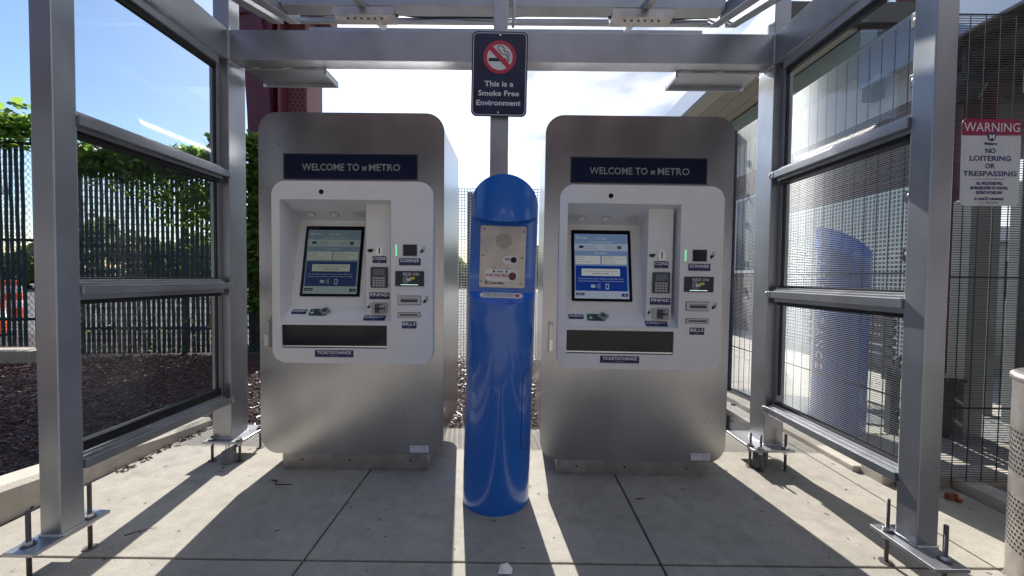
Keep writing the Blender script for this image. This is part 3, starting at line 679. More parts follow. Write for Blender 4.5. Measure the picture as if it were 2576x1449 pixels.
    b = MB(); x, z = E(1166, 898); hand_icon(b, x, z, .018, fy-.0004, 'card'); b.text('$', x+.006, z+.004, .011, BLACKP, fy-.0012); b.build('hand_pictogram', t)
    x, z = E(1048, 1003); b = MB(); b.prism(rr(x-.065, x+.065, z-.014, z+.014, .004, 3), fy-.0012, fy, BLACKP); b.prism(rr(x-.061, x+.061, z-.011, z+.011, .003, 3), fy-.006, fy-.0013, mat('pale_bezel')); b.prism(rect(x-.050, x+.050, z-.004, z+.004), fy-.0068, fy-.0061, BLACK); b.build('bill_outlet', t)
    x, z = E(1047, 1075); label_plate(t, x, z, .082, .040, 'BILLS', y=fy, br=4)
    x, z = E(511, 1280); label_plate(t, x, z, .220, .040, 'TICKETS/CHANGE', y=fy, br=12)
    # tray: window, lip and dark interior
    b = MB(); b.add([(tx0, -.0003, tz0), (tx1, -.0003, tz0), (tx1, .14, tz0+.01), (tx0, .14, tz0+.01), (tx0, .14, tz1), (tx1, .14, tz1), (tx0, -.0003, tz1), (tx1, -.0003, tz1)], [(0, 1, 2, 3), (3, 2, 5, 4), (4, 5, 7, 6), (0, 3, 4, 6), (1, 7, 5, 2)], STEEL2)
    b.box(tx0+.02, tx1-.22, .06, .075, tz0+.02, tz0+.05, DGREY); b.box(tx1-.18, tx1-.02, .03, .1, tz0+.07, tz1-.004, DGREY); tr = b.build('change_tray', t)
    b = MB(); b.prism(rect(tx0+.001, tx1-.001, tz0+.014, tz1-.001), -.010, -.006, mat('smoked_tray_window', (.008, .010, .020), .12, 0, spec=.35)); b.prism(rect(tx0+.001, tx1-.001, tz0+.006, tz0+.0135), -.013, -.006, BRIGHT); b.build('tray_flap', t)
    # latch
    x, z = E(29, 1130); b = MB(); b.prism(rr(x-.016, x+.016, z-.088, z+.088, .004, 3), -.008, -.0002, STEEL2); b.prism(rr(x-.011, x+.013, z-.084, z+.070, .011, 6), -.016, -.0082, STEEL); b.prism(rr(x-.010, x+.010, z-.078, z-.010, .010, 6), -.024, -.0162, BRIGHT); b.build('latch', t, bevel=.0015)
    b = MB(); b.prism(rr(.866, .975, .118, .158, .003, 3), -.0012, -.0002, WHITE); b.text('SERIAL', .888, .146, .005, BLACKP, -.0018, width=.03)
    for k in range(3): b.text('No. 0000', .945, .146-.010*k, .004, BLACKP, -.0018, width=.03)
    b.build('serial_plate', t); rs = random.Random(4)
    for k in range(11):
        x = .80+k*.022+rs.uniform(-.006, .006); z = .345+k*.0015+rs.uniform(-.012, .012); hh = rs.uniform(.006, .022); q = MB(); q.prism([(x, z-hh), (x+.0018, z-hh*.7), (x+.0022, z+hh), (x+.0004, z+hh*.6)], -.0006, -.0001, mat('scratched_bare_metal', (.5, .48, .45), .5)); q.build('scratch_mark', t)
    b = MB(); b.disc(.115, 1.885, .0035, -.0012, -.0001, BLACK, 8); b.build('key_hole', t)
    return t
m1 = make_machine(); m1.location = (-1.456, 2.222, .008); m1.rotation_euler = (0, R(.0), R(.2))
m1['label'] = 'brushed steel ticket machine on the left, nearest the leafy slatted fence'; m1['group'] = 'ticket machines under the shelter'
m2 = copy_tree(m1); m2.location = (.162, 2.205, 0); m2.rotation_euler = (0, R(.35), R(-.5)); m1.rotation_euler = (0, R(-.1), R(.0))
m2['label'] = 'brushed steel ticket machine on the right, nearest the black mesh fence'

# left display's colours dimmed and greyed to stand for reflection veiling its screen
for scr_ in [o for o in m1.children if o.name.startswith('screen')]:
    for dsp in scr_.children:
        dsp.data = dsp.data.copy()
        for i_, mm in enumerate(dsp.data.materials):
            if mm.name.startswith('screen_'):
                nm = mm.copy(); nm.name = 'glare_dim_'+mm.name; bb = nm.node_tree.nodes['Principled BSDF']; c_ = bb.inputs['Emission Color'].default_value
                g_ = (c_[0]+c_[1]+c_[2])/3; bb.inputs['Emission Color'].default_value = (c_[0]*.6+g_*.3, c_[1]*.6+g_*.4, c_[2]*.45+g_*.4, 1); bb.inputs['Emission Strength'].default_value *= .55
                b4 = bb.inputs['Base Color'].default_value; bb.inputs['Base Color'].default_value = (b4[0]*.7, b4[1]*.7, b4[2]*.6, 1); dsp.data.materials[i_] = nm
# ------------------------------------------------------------------ emergency call pillars
def pillar(name='call_pillar'):
    t = thing(name, 'x', 'emergency pillar'); r = .172; pl = -.05; n = 72
    zl = lambda y: 1.017+(y+r)/(r+pl)*(1.074-1.017)
    zh = lambda y: 1.412+(y+r)/(r+pl)*(1.458-1.412)
    ztp = lambda y: 1.500-(y)*.78
    b = MB(); a0 = math.asin(pl/r)      # chord angle
    front = [math.pi-a0+(math.pi+2*a0)*i/40 for i in range(41)]     # from left chord end through -y to right
    back = [a0+(math.pi-2*a0)*i/40 for i in range(41)]
    P = lambda a: (r*math.cos(a), r*math.sin(a))
    def wall(angs, f0, f1, smooth=True):
        vs = []
        for a in angs:
            x, y = P(a); vs += [(x, y, f0(y)), (x, y, f1(y))]
        b.add(vs, [(2*i, 2*i+2, 2*i+3, 2*i+1) for i in range(len(angs)-1)], BLUE, smooth)
    rib = lambda zs: [ (wall(front, (lambda y, z=zs[i]: z), (lambda y, z=zs[i+1]: z))) for i in range(len(zs)-1)]
    wall(front, lambda y: 0, zl); wall(back, lambda y: 0, ztp); wall(front, zh, ztp)
    F = [P(a) for a in front]
    b.add([(x, y, zl(y)) for x, y in F], [tuple(range(len(F)))], BLUE); b.add([(x, y, zh(y)) for x, y in F], [tuple(range(len(F)-1, -1, -1))], BLUE)
    xh = math.sqrt(r*r-pl*pl); b.add([(-xh, pl, 1.074), (xh, pl, 1.074), (xh, pl, 1.458), (-xh, pl, 1.458)], [(0, 1, 2, 3)], BLUE)
    Fa = F+[P(a) for a in back[1:-1]]; b.add([(x, y, ztp(y)) for x, y in Fa], [tuple(range(len(Fa)))], BLUE)
    b.build('body', t)
    # access door seam on the right flank
    D = []
    for (a, z) in [(-25, .70), (-38, .70), (-44, .685), (-47, .66), (-47, .34), (-44, .315), (-38, .305), (-25, .305)]:
        D.append(((r+.0006)*math.cos(R(a)), (r+.0006)*math.sin(R(a)), z))
    b = MB(); b.tube(D, .0016, mat('dark_seam', (.002, .012, .05), .6), 5); b.build('door_seam', t)
    # steel call panel
    y = pl; k = .228/424; X = lambda px: (px-510)*k; Zz = lambda py: 1.406-(py-520)*k
    b = MB(); b.prism(rr(-.114, .114, 1.098, 1.406, .009, 4), y-.006, y-.0003, STEEL2)
    for j in range(-6, 7):
        hw = math.sqrt(max(0, 6.6**2-j*j))
        for i in range(-6, 7):
            xx = i*11.5+(5.7 if j % 2 else 0)
            if abs(xx) < hw*11: b.prism(rr(X(515+xx)-.0022, X(515+xx)+.0022, Zz(658+j*11)-.0014, Zz(658+j*11)+.0014, .0013, 2), y-.0068, y-.0061, BLACK)
    cp_ = b.build('call_panel', t, bevel=.001)
    for px, py in ((333, 553), (703, 568), (323, 797), (692, 812), (314, 1041), (683, 1056)):
        q = MB(); q.disc(X(px), Zz(py), .0055, y-.0085, y-.0062, DGREY, 14); q.disc(X(px), Zz(py), .002, y-.0092, y-.0086, BRIGHT, 6); q.build('screw', cp_)
    b = MB(); b.prism(rr(X(512), X(648), Zz(870), Zz(795), .019, 8), y-.0075, y-.0062, WHITEP); b.text('INFO', X(556), Zz(838), .0125, BLACKP, y-.0082, width=.028, bold=.03); braille(b, X(556), Zz(856), 3, y-.0076, MGREY); b.build('info_plate', cp_)
    b = MB(); b.disc(X(613), Zz(833), .0145, y-.013, y-.0076, BLACKG, 24); b.build('info_button', cp_, bevel=.001)
    b = MB(); b.prism(rr(X(348), X(655), Zz(1030), Zz(925), .027, 10), y-.0075, y-.0062, WHITEP); b.text('PUSH FOR HELP', X(462), Zz(992), .0145, RED, y-.0082, width=.110, bold=.03)
    braille(b, X(460), Zz(1012), 9, y-.0076, MGREY)
    for px in (431, 550): b.disc(X(px), Zz(944), .0055, y-.0085, y-.0076, BLACKG, 12)
    for px in (471, 490, 509): b.prism(rr(X(px)-.003, X(px)+.003, Zz(953), Zz(935), .0028, 3), y-.0085, y-.0076, BLACKG)
    b.text('Call', X(438), Zz(902), .005, BLACKP, y-.0068); b.text('placed', X(438), Zz(917), .005, BLACKP, y-.0068); b.text('Call', X(560), Zz(908), .005, BLACKP, y-.0068); b.text('received', X(560), Zz(923), .005, BLACKP, y-.0068)
    b.build('help_plate', cp_)
    b = MB(); b.disc(X(605), Zz(985), .0195, y-.012, y-.0076, DGREY, 26); b.disc(X(605), Zz(985), .016, y-.016, y-.0121, REDB, 26); b.build('help_button', cp_, bevel=.001)
    b = MB(); b.text('Code Blue', X(458), Zz(1060), .0105, BLACKP, y-.0066, width=.077, bold=.05)
    b.prism([(X(345), Zz(1047)), (X(363), Zz(1066)), (X(381), Zz(1047)), (X(363), Zz(1029))], y-.0067, y-.0061, BLACKP, holes=[[(X(358), Zz(1047)), (X(363), Zz(1056)), (X(368), Zz(1047)), (X(363), Zz(1038))]]); b.build('lettering', cp_)
    # sticker on the sloping ledge
    la = math.atan2(.057, r+pl); M = Matrix.Translation((0, -.082, zl(-.082)+.0008)) @ Matrix.Rotation(la-R(90), 4, 'X')
    b = MB(M); b.prism(rr(-.107, .107, -.027, .027, .024, 8), -.0012, 0, WHITEP); b.text('Difficulty entering?', -.014, .005, .011, BLACKP, -.0018, width=.150, bold=.02); b.text('PUSH RED BUTTON.', -.014, -.015, .011, RED, -.0018, width=.150, bold=.02)
    b.prism([(.070, -.016), (.088, -.016), (.088, .0), (.096, .0), (.079, .017), (.062, .0), (.070, .0)], -.0018, -.0013, RED); b.build('sticker', t)
    return t
p1 = pillar(); p1.location = (-.080, 2.0, 0); p1.rotation_euler = (0, R(1.2), 0)
p1['label'] = 'glossy blue emergency call pillar standing between the two ticket machines'; p1['group'] = 'blue emergency pillars'
p2 = copy_tree(p1); p2.location = (2.55, 3.02, -.05); p2.rotation_euler = (0, 0, R(-172)); p2['label'] = 'blue emergency pillar with vertical lettering seen through the black mesh fence'
b = MB()
for i, ch in enumerate('ASSISTANCE'):
    vs, fs = text_mesh(ch, .02, 2); a = R(-2)      # lettering wrapped round the flank, reading downwards
    xs = [v[0] for v in vs]; x0 = min(xs); wch = max(xs)-x0
    out_ = []
    for (u, v) in vs:
        th = a+(v-.36)*.082/.172*1; zz = 1.33-i*.088-(u-x0-wch/2)*.085
        out_.append((.1728*math.cos(th), .1728*math.sin(th), zz))
    b.add(out_, fs, WHITE)
b.build('lettering', p2)

# ------------------------------------------------------------------ no-smoking sign
def smoke_sign():
    t = thing('no_smoking_sign', 'navy no smoking sign on the centre post with red circle and white text', 'sign', (-.096, YR-.012, 2.365), 0)
    t.rotation_euler = (0, R(.6), 0)
    k = .334/790; X = lambda p: (p-570)*k; Z = lambda p: (742-p)*k
    b = MB(); b.prism(rr(-.167, .167, -.251, .251, .034, 8), -.003, 0, NAVYSIGN)
    b.prism(rr(-.159, .159, -.243, .243, .030, 8), -.0036, -.0031, WHITE, holes=[rr(-.1555, .1555, -.2395, .2395, .027, 8)]); b.build('plate', t, bevel=.0006)
    cx_, cz_ = X(571), Z(508); Ro, Ri = 232*k, 180*k
    c = lambda r_: [(cx_+r_*math.cos(2*math.pi*i/64), cz_+r_*math.sin(2*math.pi*i/64)) for i in range(64)]
    b = MB(); b.prism(c(Ri+.002), -.0038, -.0031, WHITE); b.prism(c(Ro), -.0056, -.0050, SIGNRED_, holes=[c(Ri)])
    q = [(math.cos(R(135)), math.sin(R(135)))]; hw = 33*k; L_ = Ri+.004; ux, uz = math.cos(R(-45)), math.sin(R(-45)); vx, vz = -uz, ux
    b.prism([(cx_-ux*L_-vx*hw, cz_-uz*L_-vz*hw), (cx_+ux*L_-vx*hw, cz_+uz*L_-vz*hw), (cx_+ux*L_+vx*hw, cz_+uz*L_+vz*hw), (cx_-ux*L_+vx*hw, cz_-uz*L_+vz*hw)], -.0055, -.0049, SIGNRED_)
    b.prism(rect(X(414), X(658), Z(565), Z(520)), -.0044, -.0039, BLACKP); b.prism(rect(X(672), X(684), Z(565), Z(520)), -.0044, -.0039, BLACKP); b.prism(rect(X(694), X(707), Z(565), Z(520)), -.0044, -.0039, BLACKP)
    s1 = [(577, 343), (552, 352), (542, 380), (552, 405), (578, 418), (582, 440), (600, 460), (640, 464), (668, 475), (679, 500), (679, 512)]
    s2 = [(592, 357), (622, 366), (633, 392), (624, 420), (650, 424), (682, 436), (700, 462), (702, 512)]
    for sm in (s1, s2):
        pts = []
        for i in range(len(sm)-1):
            for j in range(4): u_ = j/4; pts.append((sm[i][0]*(1-u_)+sm[i+1][0]*u_, sm[i][1]*(1-u_)+sm[i+1][1]*u_))
        pts.append(sm[-1]); b.tube([(X(a), -.0041, Z(c_)) for a, c_ in pts], .0024, BLACKP, 6)
    b.build('pictogram', t)
    b = MB()
    for s_, zy, wd in (('This is a', 914, 412), ('Smoke Free', 1046, 582), ('Environment', 1180, 628)): b.text(s_, X(565), Z(zy), 77*k, WHITE, -.0042, width=wd*k, bold=.022)
    b.build('lettering', t)
    for p in ((573, 200), (563, 1280)): q = MB(); q.disc(X(p[0]), Z(p[1]), .006, -.006, -.0031, BRIGHT, 12); q.build('screw', t)
SIGNRED_ = mat('no_smoking_red', (.42, .03, .07), .4)
smoke_sign()

# ------------------------------------------------------------------ black mesh fences
def mesh_panel(name, origin, length, h, z0, M, parent, r=.0021, wm=None, vy=.002):
    """wires in local xz plane"""
    b = MB(M)
    n = int(h/.0127)
    for i in range(n+1):
        z = z0+i*.0127; b.tube([(0, 0, z), (length, 0, z)], r, wm or MESHW, 6)
    k = int(length/.080)
    for i in range(k+1):
        x = .004+i*.080; b.box(x-.0017, x+.0017, vy, vy+.0034, z0, z0+h, MESHV)
    for z in (z0+.40, z0+1.1, z0+1.9, z0+h): b.box(0, length, -.005, -.002, z-.003, z+.003, MESHV)
    return b.build(name, parent)
fs_ = thing('mesh_fence', 'black close mesh fence panel running back beside the right glass wall', 'fence', (2.17, 2.10, 0), R(90), 'black close mesh fence panels')
mesh_panel('mesh_panel', None, 1.76, 2.50, .095, None, fs_, wm=mat('sun_glint_wire', (.55, .56, .58), .48, 1), vy=-.0057)  # pale bare metal stands in for sun glints along the black wires
b = MB(); b.box(-.07, -.003, -.035, .035, -.02, 2.62, MESHW); b.build('fence_post', fs_, bevel=.004)
for z in (2.56, 2.24, 1.62, 1.30, .70, .39):
    b = MB(); b.box(-.006, .062, .0075, .013, z-.035, z+.035, MESHW); b.box(-.006, .062, -.014, -.008, z-.035, z+.035, MESHW); b.tube([(.03, .010, z), (.03, .026, z)], .0095, BRIGHT, 8); b.build('clamp', fs_, bevel=.002)
b = MB(); b.box(1.765, 1.815, -.03, .03, -.02, 2.62, MESHW); b.build('fence_post', fs_, bevel=.003)
for z in (2.43, 2.12, 1.86, 1.50, 1.25, .95, .65, .35):
    b = MB(); b.box(1.735, 1.825, .031, .036, z-.016, z+.016, GALV); b.tube([(1.78, .03, z), (1.78, .045, z)], .007, BRIGHT, 8); b.build('clamp', fs_)
ff_ = thing('mesh_fence', 'black close mesh fence panel facing the viewer behind the warning sign', 'fence', (2.215, 2.07, 0), 0, 'black close mesh fence panels')
mesh_panel('mesh_panel', None, 1.9, 2.47, .075, None, ff_)
b = MB(); b.box(1.91, 1.97, -.03, .03, -.02, 2.6, MESHW); b.build('fence_post', ff_)
fb_ = thing('mesh_fence', 'far black mesh fence panel beyond the right ticket machine', 'fence', (2.16, 3.93, 0), R(90), 'black close mesh fence panels')
mesh_panel('mesh_panel', None, 1.4, 2.45, .1, None, fb_, vy=-.0057)
# pale grid fence behind the machines
gf = thing('grid_fence', 'pale galvanised square grid fence behind the gap between the machines', 'fence', (-3.3, 5.3, 0))
b = MB()
for i in range(int(5.4/.038)): b.box(i*.038, i*.038+.009, -.002, .002, .02, 2.36, GALV)
for i in range(int(2.34/.038)+1): b.box(0, 5.4, -.006, -.0025, .02+i*.038, .029+i*.038, GALV)
b.build('wire_grid', gf)
for x in (.0, 2.70, 5.4): b = MB(); b.box(x-.03, x+.03, .004, .06, -.02, 2.30, PIPE); b.build('fence_post', gf)
# slatted chain link fence, left
def slat_fence(label, P0, P1, ztop, zbot, seed, gap_end=0):
    P0, P1 = Vector(P0), Vector(P1); d = P1-P0; Ln = d.length; ang = math.atan2(d.y, d.x)
    t = thing('slatted_fence', label, 'fence', (P0.x, P0.y, 0), ang, 'slatted chain link fences on the left')
    rnd = random.Random(seed); b = MB(); x = 0; sp = .0625
    while x < Ln-gap_end:
        wd = .0485+rnd.uniform(-.003, .003); ln = rnd.uniform(-.03, .02); dx = rnd.uniform(-.003, .003); n = 12
        vs = []
        for i in range(n+1):
            z = zbot+(ztop+ln-zbot)*i/n; wv = .0035*math.sin(i*2.1+x*40); vs += [(x+dx+wv, .003, z), (x+dx+wd+wv, .003, z), (x+dx+wd*.5+wv, -.006, z)]
        b.add(vs, [q for i in range(n) for q in ((3*i, 3*i+2, 3*i+5, 3*i+3), (3*i+2, 3*i+1, 3*i+4, 3*i+5))], SLAT); x += sp
    b.build('slats', t)
    b = MB(); H_ = ztop+.05-zbot; s_ = .0625*1.0
    k = -int(H_/s_*1.0)-1; st = .70   # run per rise
    n = int((Ln+H_*st)/s_)+1
    for i in range(n):
        for sg in (1, -1):
            x0 = i*s_-(H_*st if sg > 0 else 0); pa = (x0, zbot); pb = (x0+sg*H_*st, ztop+.05)
            if sg < 0: pa = (x0, zbot); pb = (x0-H_*st, ztop+.05)
            # clip
            (xa, za), (xb, zb_) = pa, pb
            def cl(xa, za, xb, zb_, X_):
                u_ = (X_-xa)/(xb-xa); return X_, za+(zb_-za)*u_
            if max(xa, xb) <= 0 or min(xa, xb) >= Ln: continue
            if xa < 0: xa, za = cl(xa, za, xb, zb_, 0)
            if xb < 0: xb, zb_ = cl(xa, za, xb, zb_, 0)
            if xa > Ln: xa, za = cl(xa, za, xb, zb_, Ln)
            if xb > Ln: xb, zb_ = cl(xa, za, xb, zb_, Ln)
            if abs(xa-xb) < .005: continue
            b.tube([(xa, -.010 if sg > 0 else .007, za), (xb, -.010 if sg > 0 else .007, zb_)], .0023, CHAIN, 4)
    b.build('chain_link', t)
    for z in (ztop-.02, (ztop+zbot)*.52, zbot+.35): b = MB(); b.tube([(0, .03, z), (Ln, .03, z)], .02, PIPE, 10); b.build('rail', t)
    k = int(Ln/2.4)+1
    for i in range(k+1): xx = Ln*i/k; b = MB(); b.tube([(xx, .055, -.02), (xx, .055, ztop+.06)], .03, PIPE, 12); b.build('fence_post', t)
    return t
FA, FB = (-5.98, 5.27), (-3.38, 5.62)
slat_fence('long dark slatted chain link fence behind the mulch bed, overgrown by vines', FA, FB, 2.66, .03, 5)
slat_fence('short dark slatted fence panel at far left on the low concrete wall', (-9.6, 4.55), (-6.12, 4.92), 2.80, .20, 6, .10)
b = MB(); b.M = Matrix.Translation((-9.6, 4.50, 0)) @ Matrix.Rotation(math.atan2(.37, 3.52), 4, 'Z'); b.box(0, 3.60, -.10, .16, -.05, .17, CONCW); b.M = None
tag(b.build('low_wall', bevel=.01), 'low concrete wall carrying the short slatted fence panel at far left', 'wall')

# ------------------------------------------------------------------ vines
def leaf(b, x, y, z, s, rnd, m, flat=.0):
    a, e, t_ = rnd.uniform(0, 2*math.pi), rnd.uniform(-1.0, 1.0), rnd.uniform(-1.2, 1.2)
    M = Matrix.Translation((x, y, z)) @ Matrix.Rotation(a, 4, 'Z') @ Matrix.Rotation(e, 4, 'X') @ Matrix.Rotation(t_, 4, 'Y')
    P = [(0, .5, 0), (-.30, .30, .05), (-.48, -.02, .09), (-.34, -.38, .05), (0, -.26, 0), (.34, -.38, .05), (.48, -.02, .09), (.30, .30, .05), (0, .05, -.03)]
    b.add([M @ Vector((p[0]*s, p[1]*s, p[2]*s)) for p in P], [(8, 0, 1), (8, 1, 2), (8, 2, 3), (8, 3, 4), (8, 4, 5), (8, 5, 6), (8, 6, 7), (8, 7, 0)], m, True)
def fence_pt(u): return FA[0]+(FB[0]-FA[0])*u, FA[1]+(FB[1]-FA[1])*u
def vines():
    rnd = random.Random(11)
    t = thing('climbing_vine', 'green leafy climbing vine spilling over the top of the slatted fence', 'vine', (-4.2, 5.5, 0))
    t.location = (0, 0, 0)
    b = MB()
    # crest
    for i in range(3400):
        u = rnd.random(); x, y = fence_pt(u); prof = .17+.07*math.sin(u*9)+.05*math.sin(u*23+1)
        if u > .30: prof += .05
        if u > .78: prof += (u-.78)*1.0
        z = 2.70+rnd.uniform(-.9, 1)*prof; leaf(b, x+rnd.gauss(0, .03), y-.05+rnd.gauss(0, .10), z, rnd.uniform(.05, .105), rnd, LEAF)
    # curtains hanging towards the right end
    for i in range(1150):
        u = .42+.58*rnd.random()**.75; x, y = fence_pt(u); dz = (rnd.random()**1.5)*(.30+2.0*max(0, u-.50)/.5)
        leaf(b, x, y-.06-rnd.random()*.10, 2.66-dz, rnd.uniform(.045, .095), rnd, LEAF)
    for i in range(2100):
        u = .70+.33*rnd.random(); x, y = fence_pt(u); z = 3.05-(rnd.random()**1.1)*(2.45 if u > .80 else 1.2)
        leaf(b, x+rnd.gauss(0, .03), y-.08-rnd.random()*.14, z, rnd.uniform(.05, .11), rnd, LEAF)
    for cx_, cz_, rad, n in ((.36, 2.35, .16, 60), (.47, 2.28, .22, 110), (.55, 2.10, .2, 90), (.60, 1.9, .15, 45), (.25, 2.4, .12, 35), (.72, 1.5, .15, 40), (.12, 2.45, .1, 25)):
        for i in range(n):
            x, y = fence_pt(cx_); leaf(b, x+rnd.gauss(0, rad), y-.05-rnd.random()*.06, cz_+rnd.gauss(0, rad*.6), rnd.uniform(.05, .10), rnd, LEAF)
    b.build('foliage', t)
    b = MB()
    for i in range(46):
        u = rnd.uniform(.02, 1); x, y = fence_pt(u); z = rnd.uniform(2.0, 2.8); pts = []
        for j in range(9): pts.append((x, y-.05-.02*rnd.random(), z)); x += rnd.uniform(-.08, .12); z += rnd.uniform(-.10, .07)
        b.tube(pts, .004, WOODB, 5, r2=.0015)
    for k in range(7):       # shoots standing up against the sky
        u = rnd.uniform(.3, .98); x, y = fence_pt(u); z = 2.85; pts = []
        for j in range(7): pts.append((x, y, z)); x -= rnd.uniform(.01, .07); z += rnd.uniform(.02, .06)
        b.tube(pts, .0035, WOODB, 5, r2=.001)
    for u0 in (.30, .34, .52, .62, .66):      # bare stems rising from the bed
        x, y = fence_pt(u0); y -= .30; z = .0; pts = []
        for j in range(12): pts.append((x, y, z)); x += rnd.uniform(-.02, .09)*(1 if u0 < .6 else -1); y += .02; z += rnd.uniform(.04, .13)
        b.tube(pts, .004, WOODB, 5, r2=.0015)
    b.build('stems', t)
    t2 = thing('climbing_vine', 'leafy vine clump over the far left fence panel, left of the front post', 'vine', (0, 0, 0))
    b = MB()
    for i in range(1500):
        x = rnd.uniform(-8.4, -6.0); y = 4.55+(x+9.6)*.105-.06; leaf(b, x, y+rnd.gauss(0, .10), 2.92+rnd.gauss(0, .11)+.05*math.sin(x*6), rnd.uniform(.06, .12), rnd, LEAF)
    b.build('foliage', t2)
    t3 = thing('seedling_plant', 'thin leafy weeds and bare twigs growing at the foot of the slatted fence', 'plant', (0, 0, 0))
    b = MB()
    for i in range(170):
        u = rnd.uniform(.15, .98); x, y = fence_pt(u); leaf(b, x, y-.12-rnd.random()*.2, .1+rnd.random()**2*.8, rnd.uniform(.025, .055), rnd, LEAF)
    b.build('foliage', t3)
vines()
# ------------------------------------------------------------------ red steel column behind the left machine
def red_column():
    t = thing('steel_column', 'dark red riveted steel column rising behind the left ticket machine', 'column', (-3.82, 6.5, 0))
    t.scale = (.93, 1, 1)
    b = MB(); b.box(-.30, -.10, -.18, .25, -.05, 7.0, REDSTEEL); b.box(.02, .07, -.23, .25, -.05, 7, REDSTEEL2); b.box(.50, .54, -.25, .25, -.05, 7, REDSTEEL2)
    b.box(.40, .499, -.05, -.02, -.05, 7, REDSTEEL); b.box(.071, .50, -.015, .01, -.05, 7, REDSTEEL2)
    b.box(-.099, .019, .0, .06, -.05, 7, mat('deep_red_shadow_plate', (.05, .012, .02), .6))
    # curved outer plates flaring towards the top
    A = []; N = 24
    for i in range(N+1):
        z = 7.0*i/N; fl = .0 if z < 3.2 else ((z-3.2)/2.6)**2*.30; A.append((z, fl))
    for x0, x1, y in ((-.52, -.31, -.20), (-.305, -.075, -.23)):
        vs = []; 
        for z, fl in A: vs += [(x0-fl, y, z), (x1-fl*.9, y-.03, z), (x1-fl*.9, .2, z), (x0-fl, .2, z)]
        b.add(vs, [f for i in range(N) for f in ((4*i, 4*i+1, 4*i+5, 4*i+4), (4*i+1, 4*i+2, 4*i+6, 4*i+5), (4*i+3, 4*i, 4*i+4, 4*i+7), (4*i+2, 4*i+3, 4*i+7, 4*i+6))], REDSTEEL)
    b.build('shaft', t, bevel=.006)
    b = MB(); b.add([(.085, -.02, 2.6), (.40, -.02, 2.6), (.40, -.02, 4.20), (.085, -.02, 4.62)], [(0, 1, 2, 3)], REDSTEEL2)
    for j in range(26):
        for i in range(4):
            x = .11+i*.085+(.042 if j % 2 else 0); z = 2.65+j*.062
            if x < .39 and z < 4.58-(x-.085)*1.33: b.disc(x, z, .016, -.023, -.0205, mat('dark_red_hole', (.045, .008, .012), .7), 10, rz=.022)
    b.build('perforated_plate', t)
    b = MB()
    for j in range(36):
        b.disc(.44, 2.5+j*.11, .014, -.062, -.051, REDSTEEL, 8)
    b.build('rivets', t)
    b = MB(); b.box(-.85, .80, -.25, .3, 5.30, 6.2, REDSTEEL); b.build('cross_beam', t, bevel=.01)
red_column()

def block(name, x, y, w_, d, h, m, lab, floors, cols, win=FARWIN):
    t = thing(name, lab, 'building', (x, y, -.06)); b = MB(); b.box(0, w_, 0, d, 0, h, m); b.build('wall', t)
    b = MB(); b.box(-.2, w_+.2, -.2, d+.2, h+.001, h+.5, TRIM); b.build('roof', t)
    for i in range(cols):
        for j in range(floors):
            q = MB(); x0 = w_*(i+.2)/cols; z0 = h*(j+.25)/floors; q.box(x0, x0+w_/cols*.6, -.05, -.01, z0, z0+h/floors*.5, win); q.build('window', t)
# ------------------------------------------------------------------ station house and canopy at the right
def station():
    t = thing('station_house', 'low brick and glass block station house with tan soffit roof beyond the mesh fence', 'building', (0, 0, 0))
    Wx = 5.25
    def wall(y0, y1, z0, z1, m, name, x=Wx, th=.25):
        b = MB(); b.box(x, x+th, y0, y1, z0, z1, m); return b.build(name, t)
    wall(7.45, 12.0, -.05, 2.42, BRICK, 'brick_wall'); wall(5.15, 7.45, -.05, 2.42, GLASSBLOCK, 'glass_block_wall'); wall(5.15, 12, 2.421, 3.55, BRICK, 'brick_wall', Wx+.02, .2)
    wall(5.15, 14, 3.551, 4.25, WALLW, 'white_wall_panel'); wall(6.0, 20, 4.251, 4.95, WALLG, 'wall_cornice', Wx-.02)
    wall(12.0, 20, -.05, 3.55, WALLW, 'white_wall_panel', Wx-.01)
    for y in (8.2, 9.7, 12.5, 14.2, 16):
        b = MB(); b.box(Wx-.03, Wx-.012 if y > 12 else Wx-.001, y, y+1.0, 1.3, 3.0, WHITEP); f_ = b.build('window_frame', t)
        b = MB(); b.box(Wx-.035, Wx-.031, y+.06, y+.47, 1.36, 2.94, FARWIN); b.box(Wx-.035, Wx-.031, y+.53, y+.94, 1.36, 2.94, FARWIN); b.build('pane', f_)
    b = MB(); b.box(Wx-.6, Wx-.45, 12, 12.15, 0, 4.9, BENCHM); b.build('downpipe', t)
    # roof: soffit panels, edge trim and fascia
    ys = [6.06, 7.6, 9.3, 11.0, 12.9, 15, 18, 21]; xs = [3.98, 4.32, 4.66, 5.0, 5.24]; b = MB(); k = 0
    for i in range(len(xs)-1):
        o_ = (i % 2)*.8
        for j in range(len(ys)-1):
            y0, y1 = ys[j]+(o_ if j else 0), ys[j+1]+o_; k += 1
            b.box(xs[i]+.006, xs[i+1]-.006, y0+.006, y1-.006, 4.985, 5.03, TAN2 if (i*3+j*5) % 4 == 1 else TAN)
    b.box(3.9, 16, 6.02, 22, 5.031, 5.06, SOFFD); b.build('soffit', t)
    b = MB(); b.box(3.85, 3.965, 6.0, 22, 4.93, 5.35, TRIM); b.box(3.966, 5.0, 5.95, 6.015, 4.95, 5.04, TRIM); b.box(3.966, 16, 5.95, 6.015, 5.041, 5.34, SOFFD); b.box(3.966, 16, 6.016, 22, 5.062, 5.35, SOFFD); b.build('roof', t)
    b = MB(); b.box(5.26, 12, 6.02, 6.2, 4.2, 4.98, SOFFD); b.build('brown_beam', t)
station()
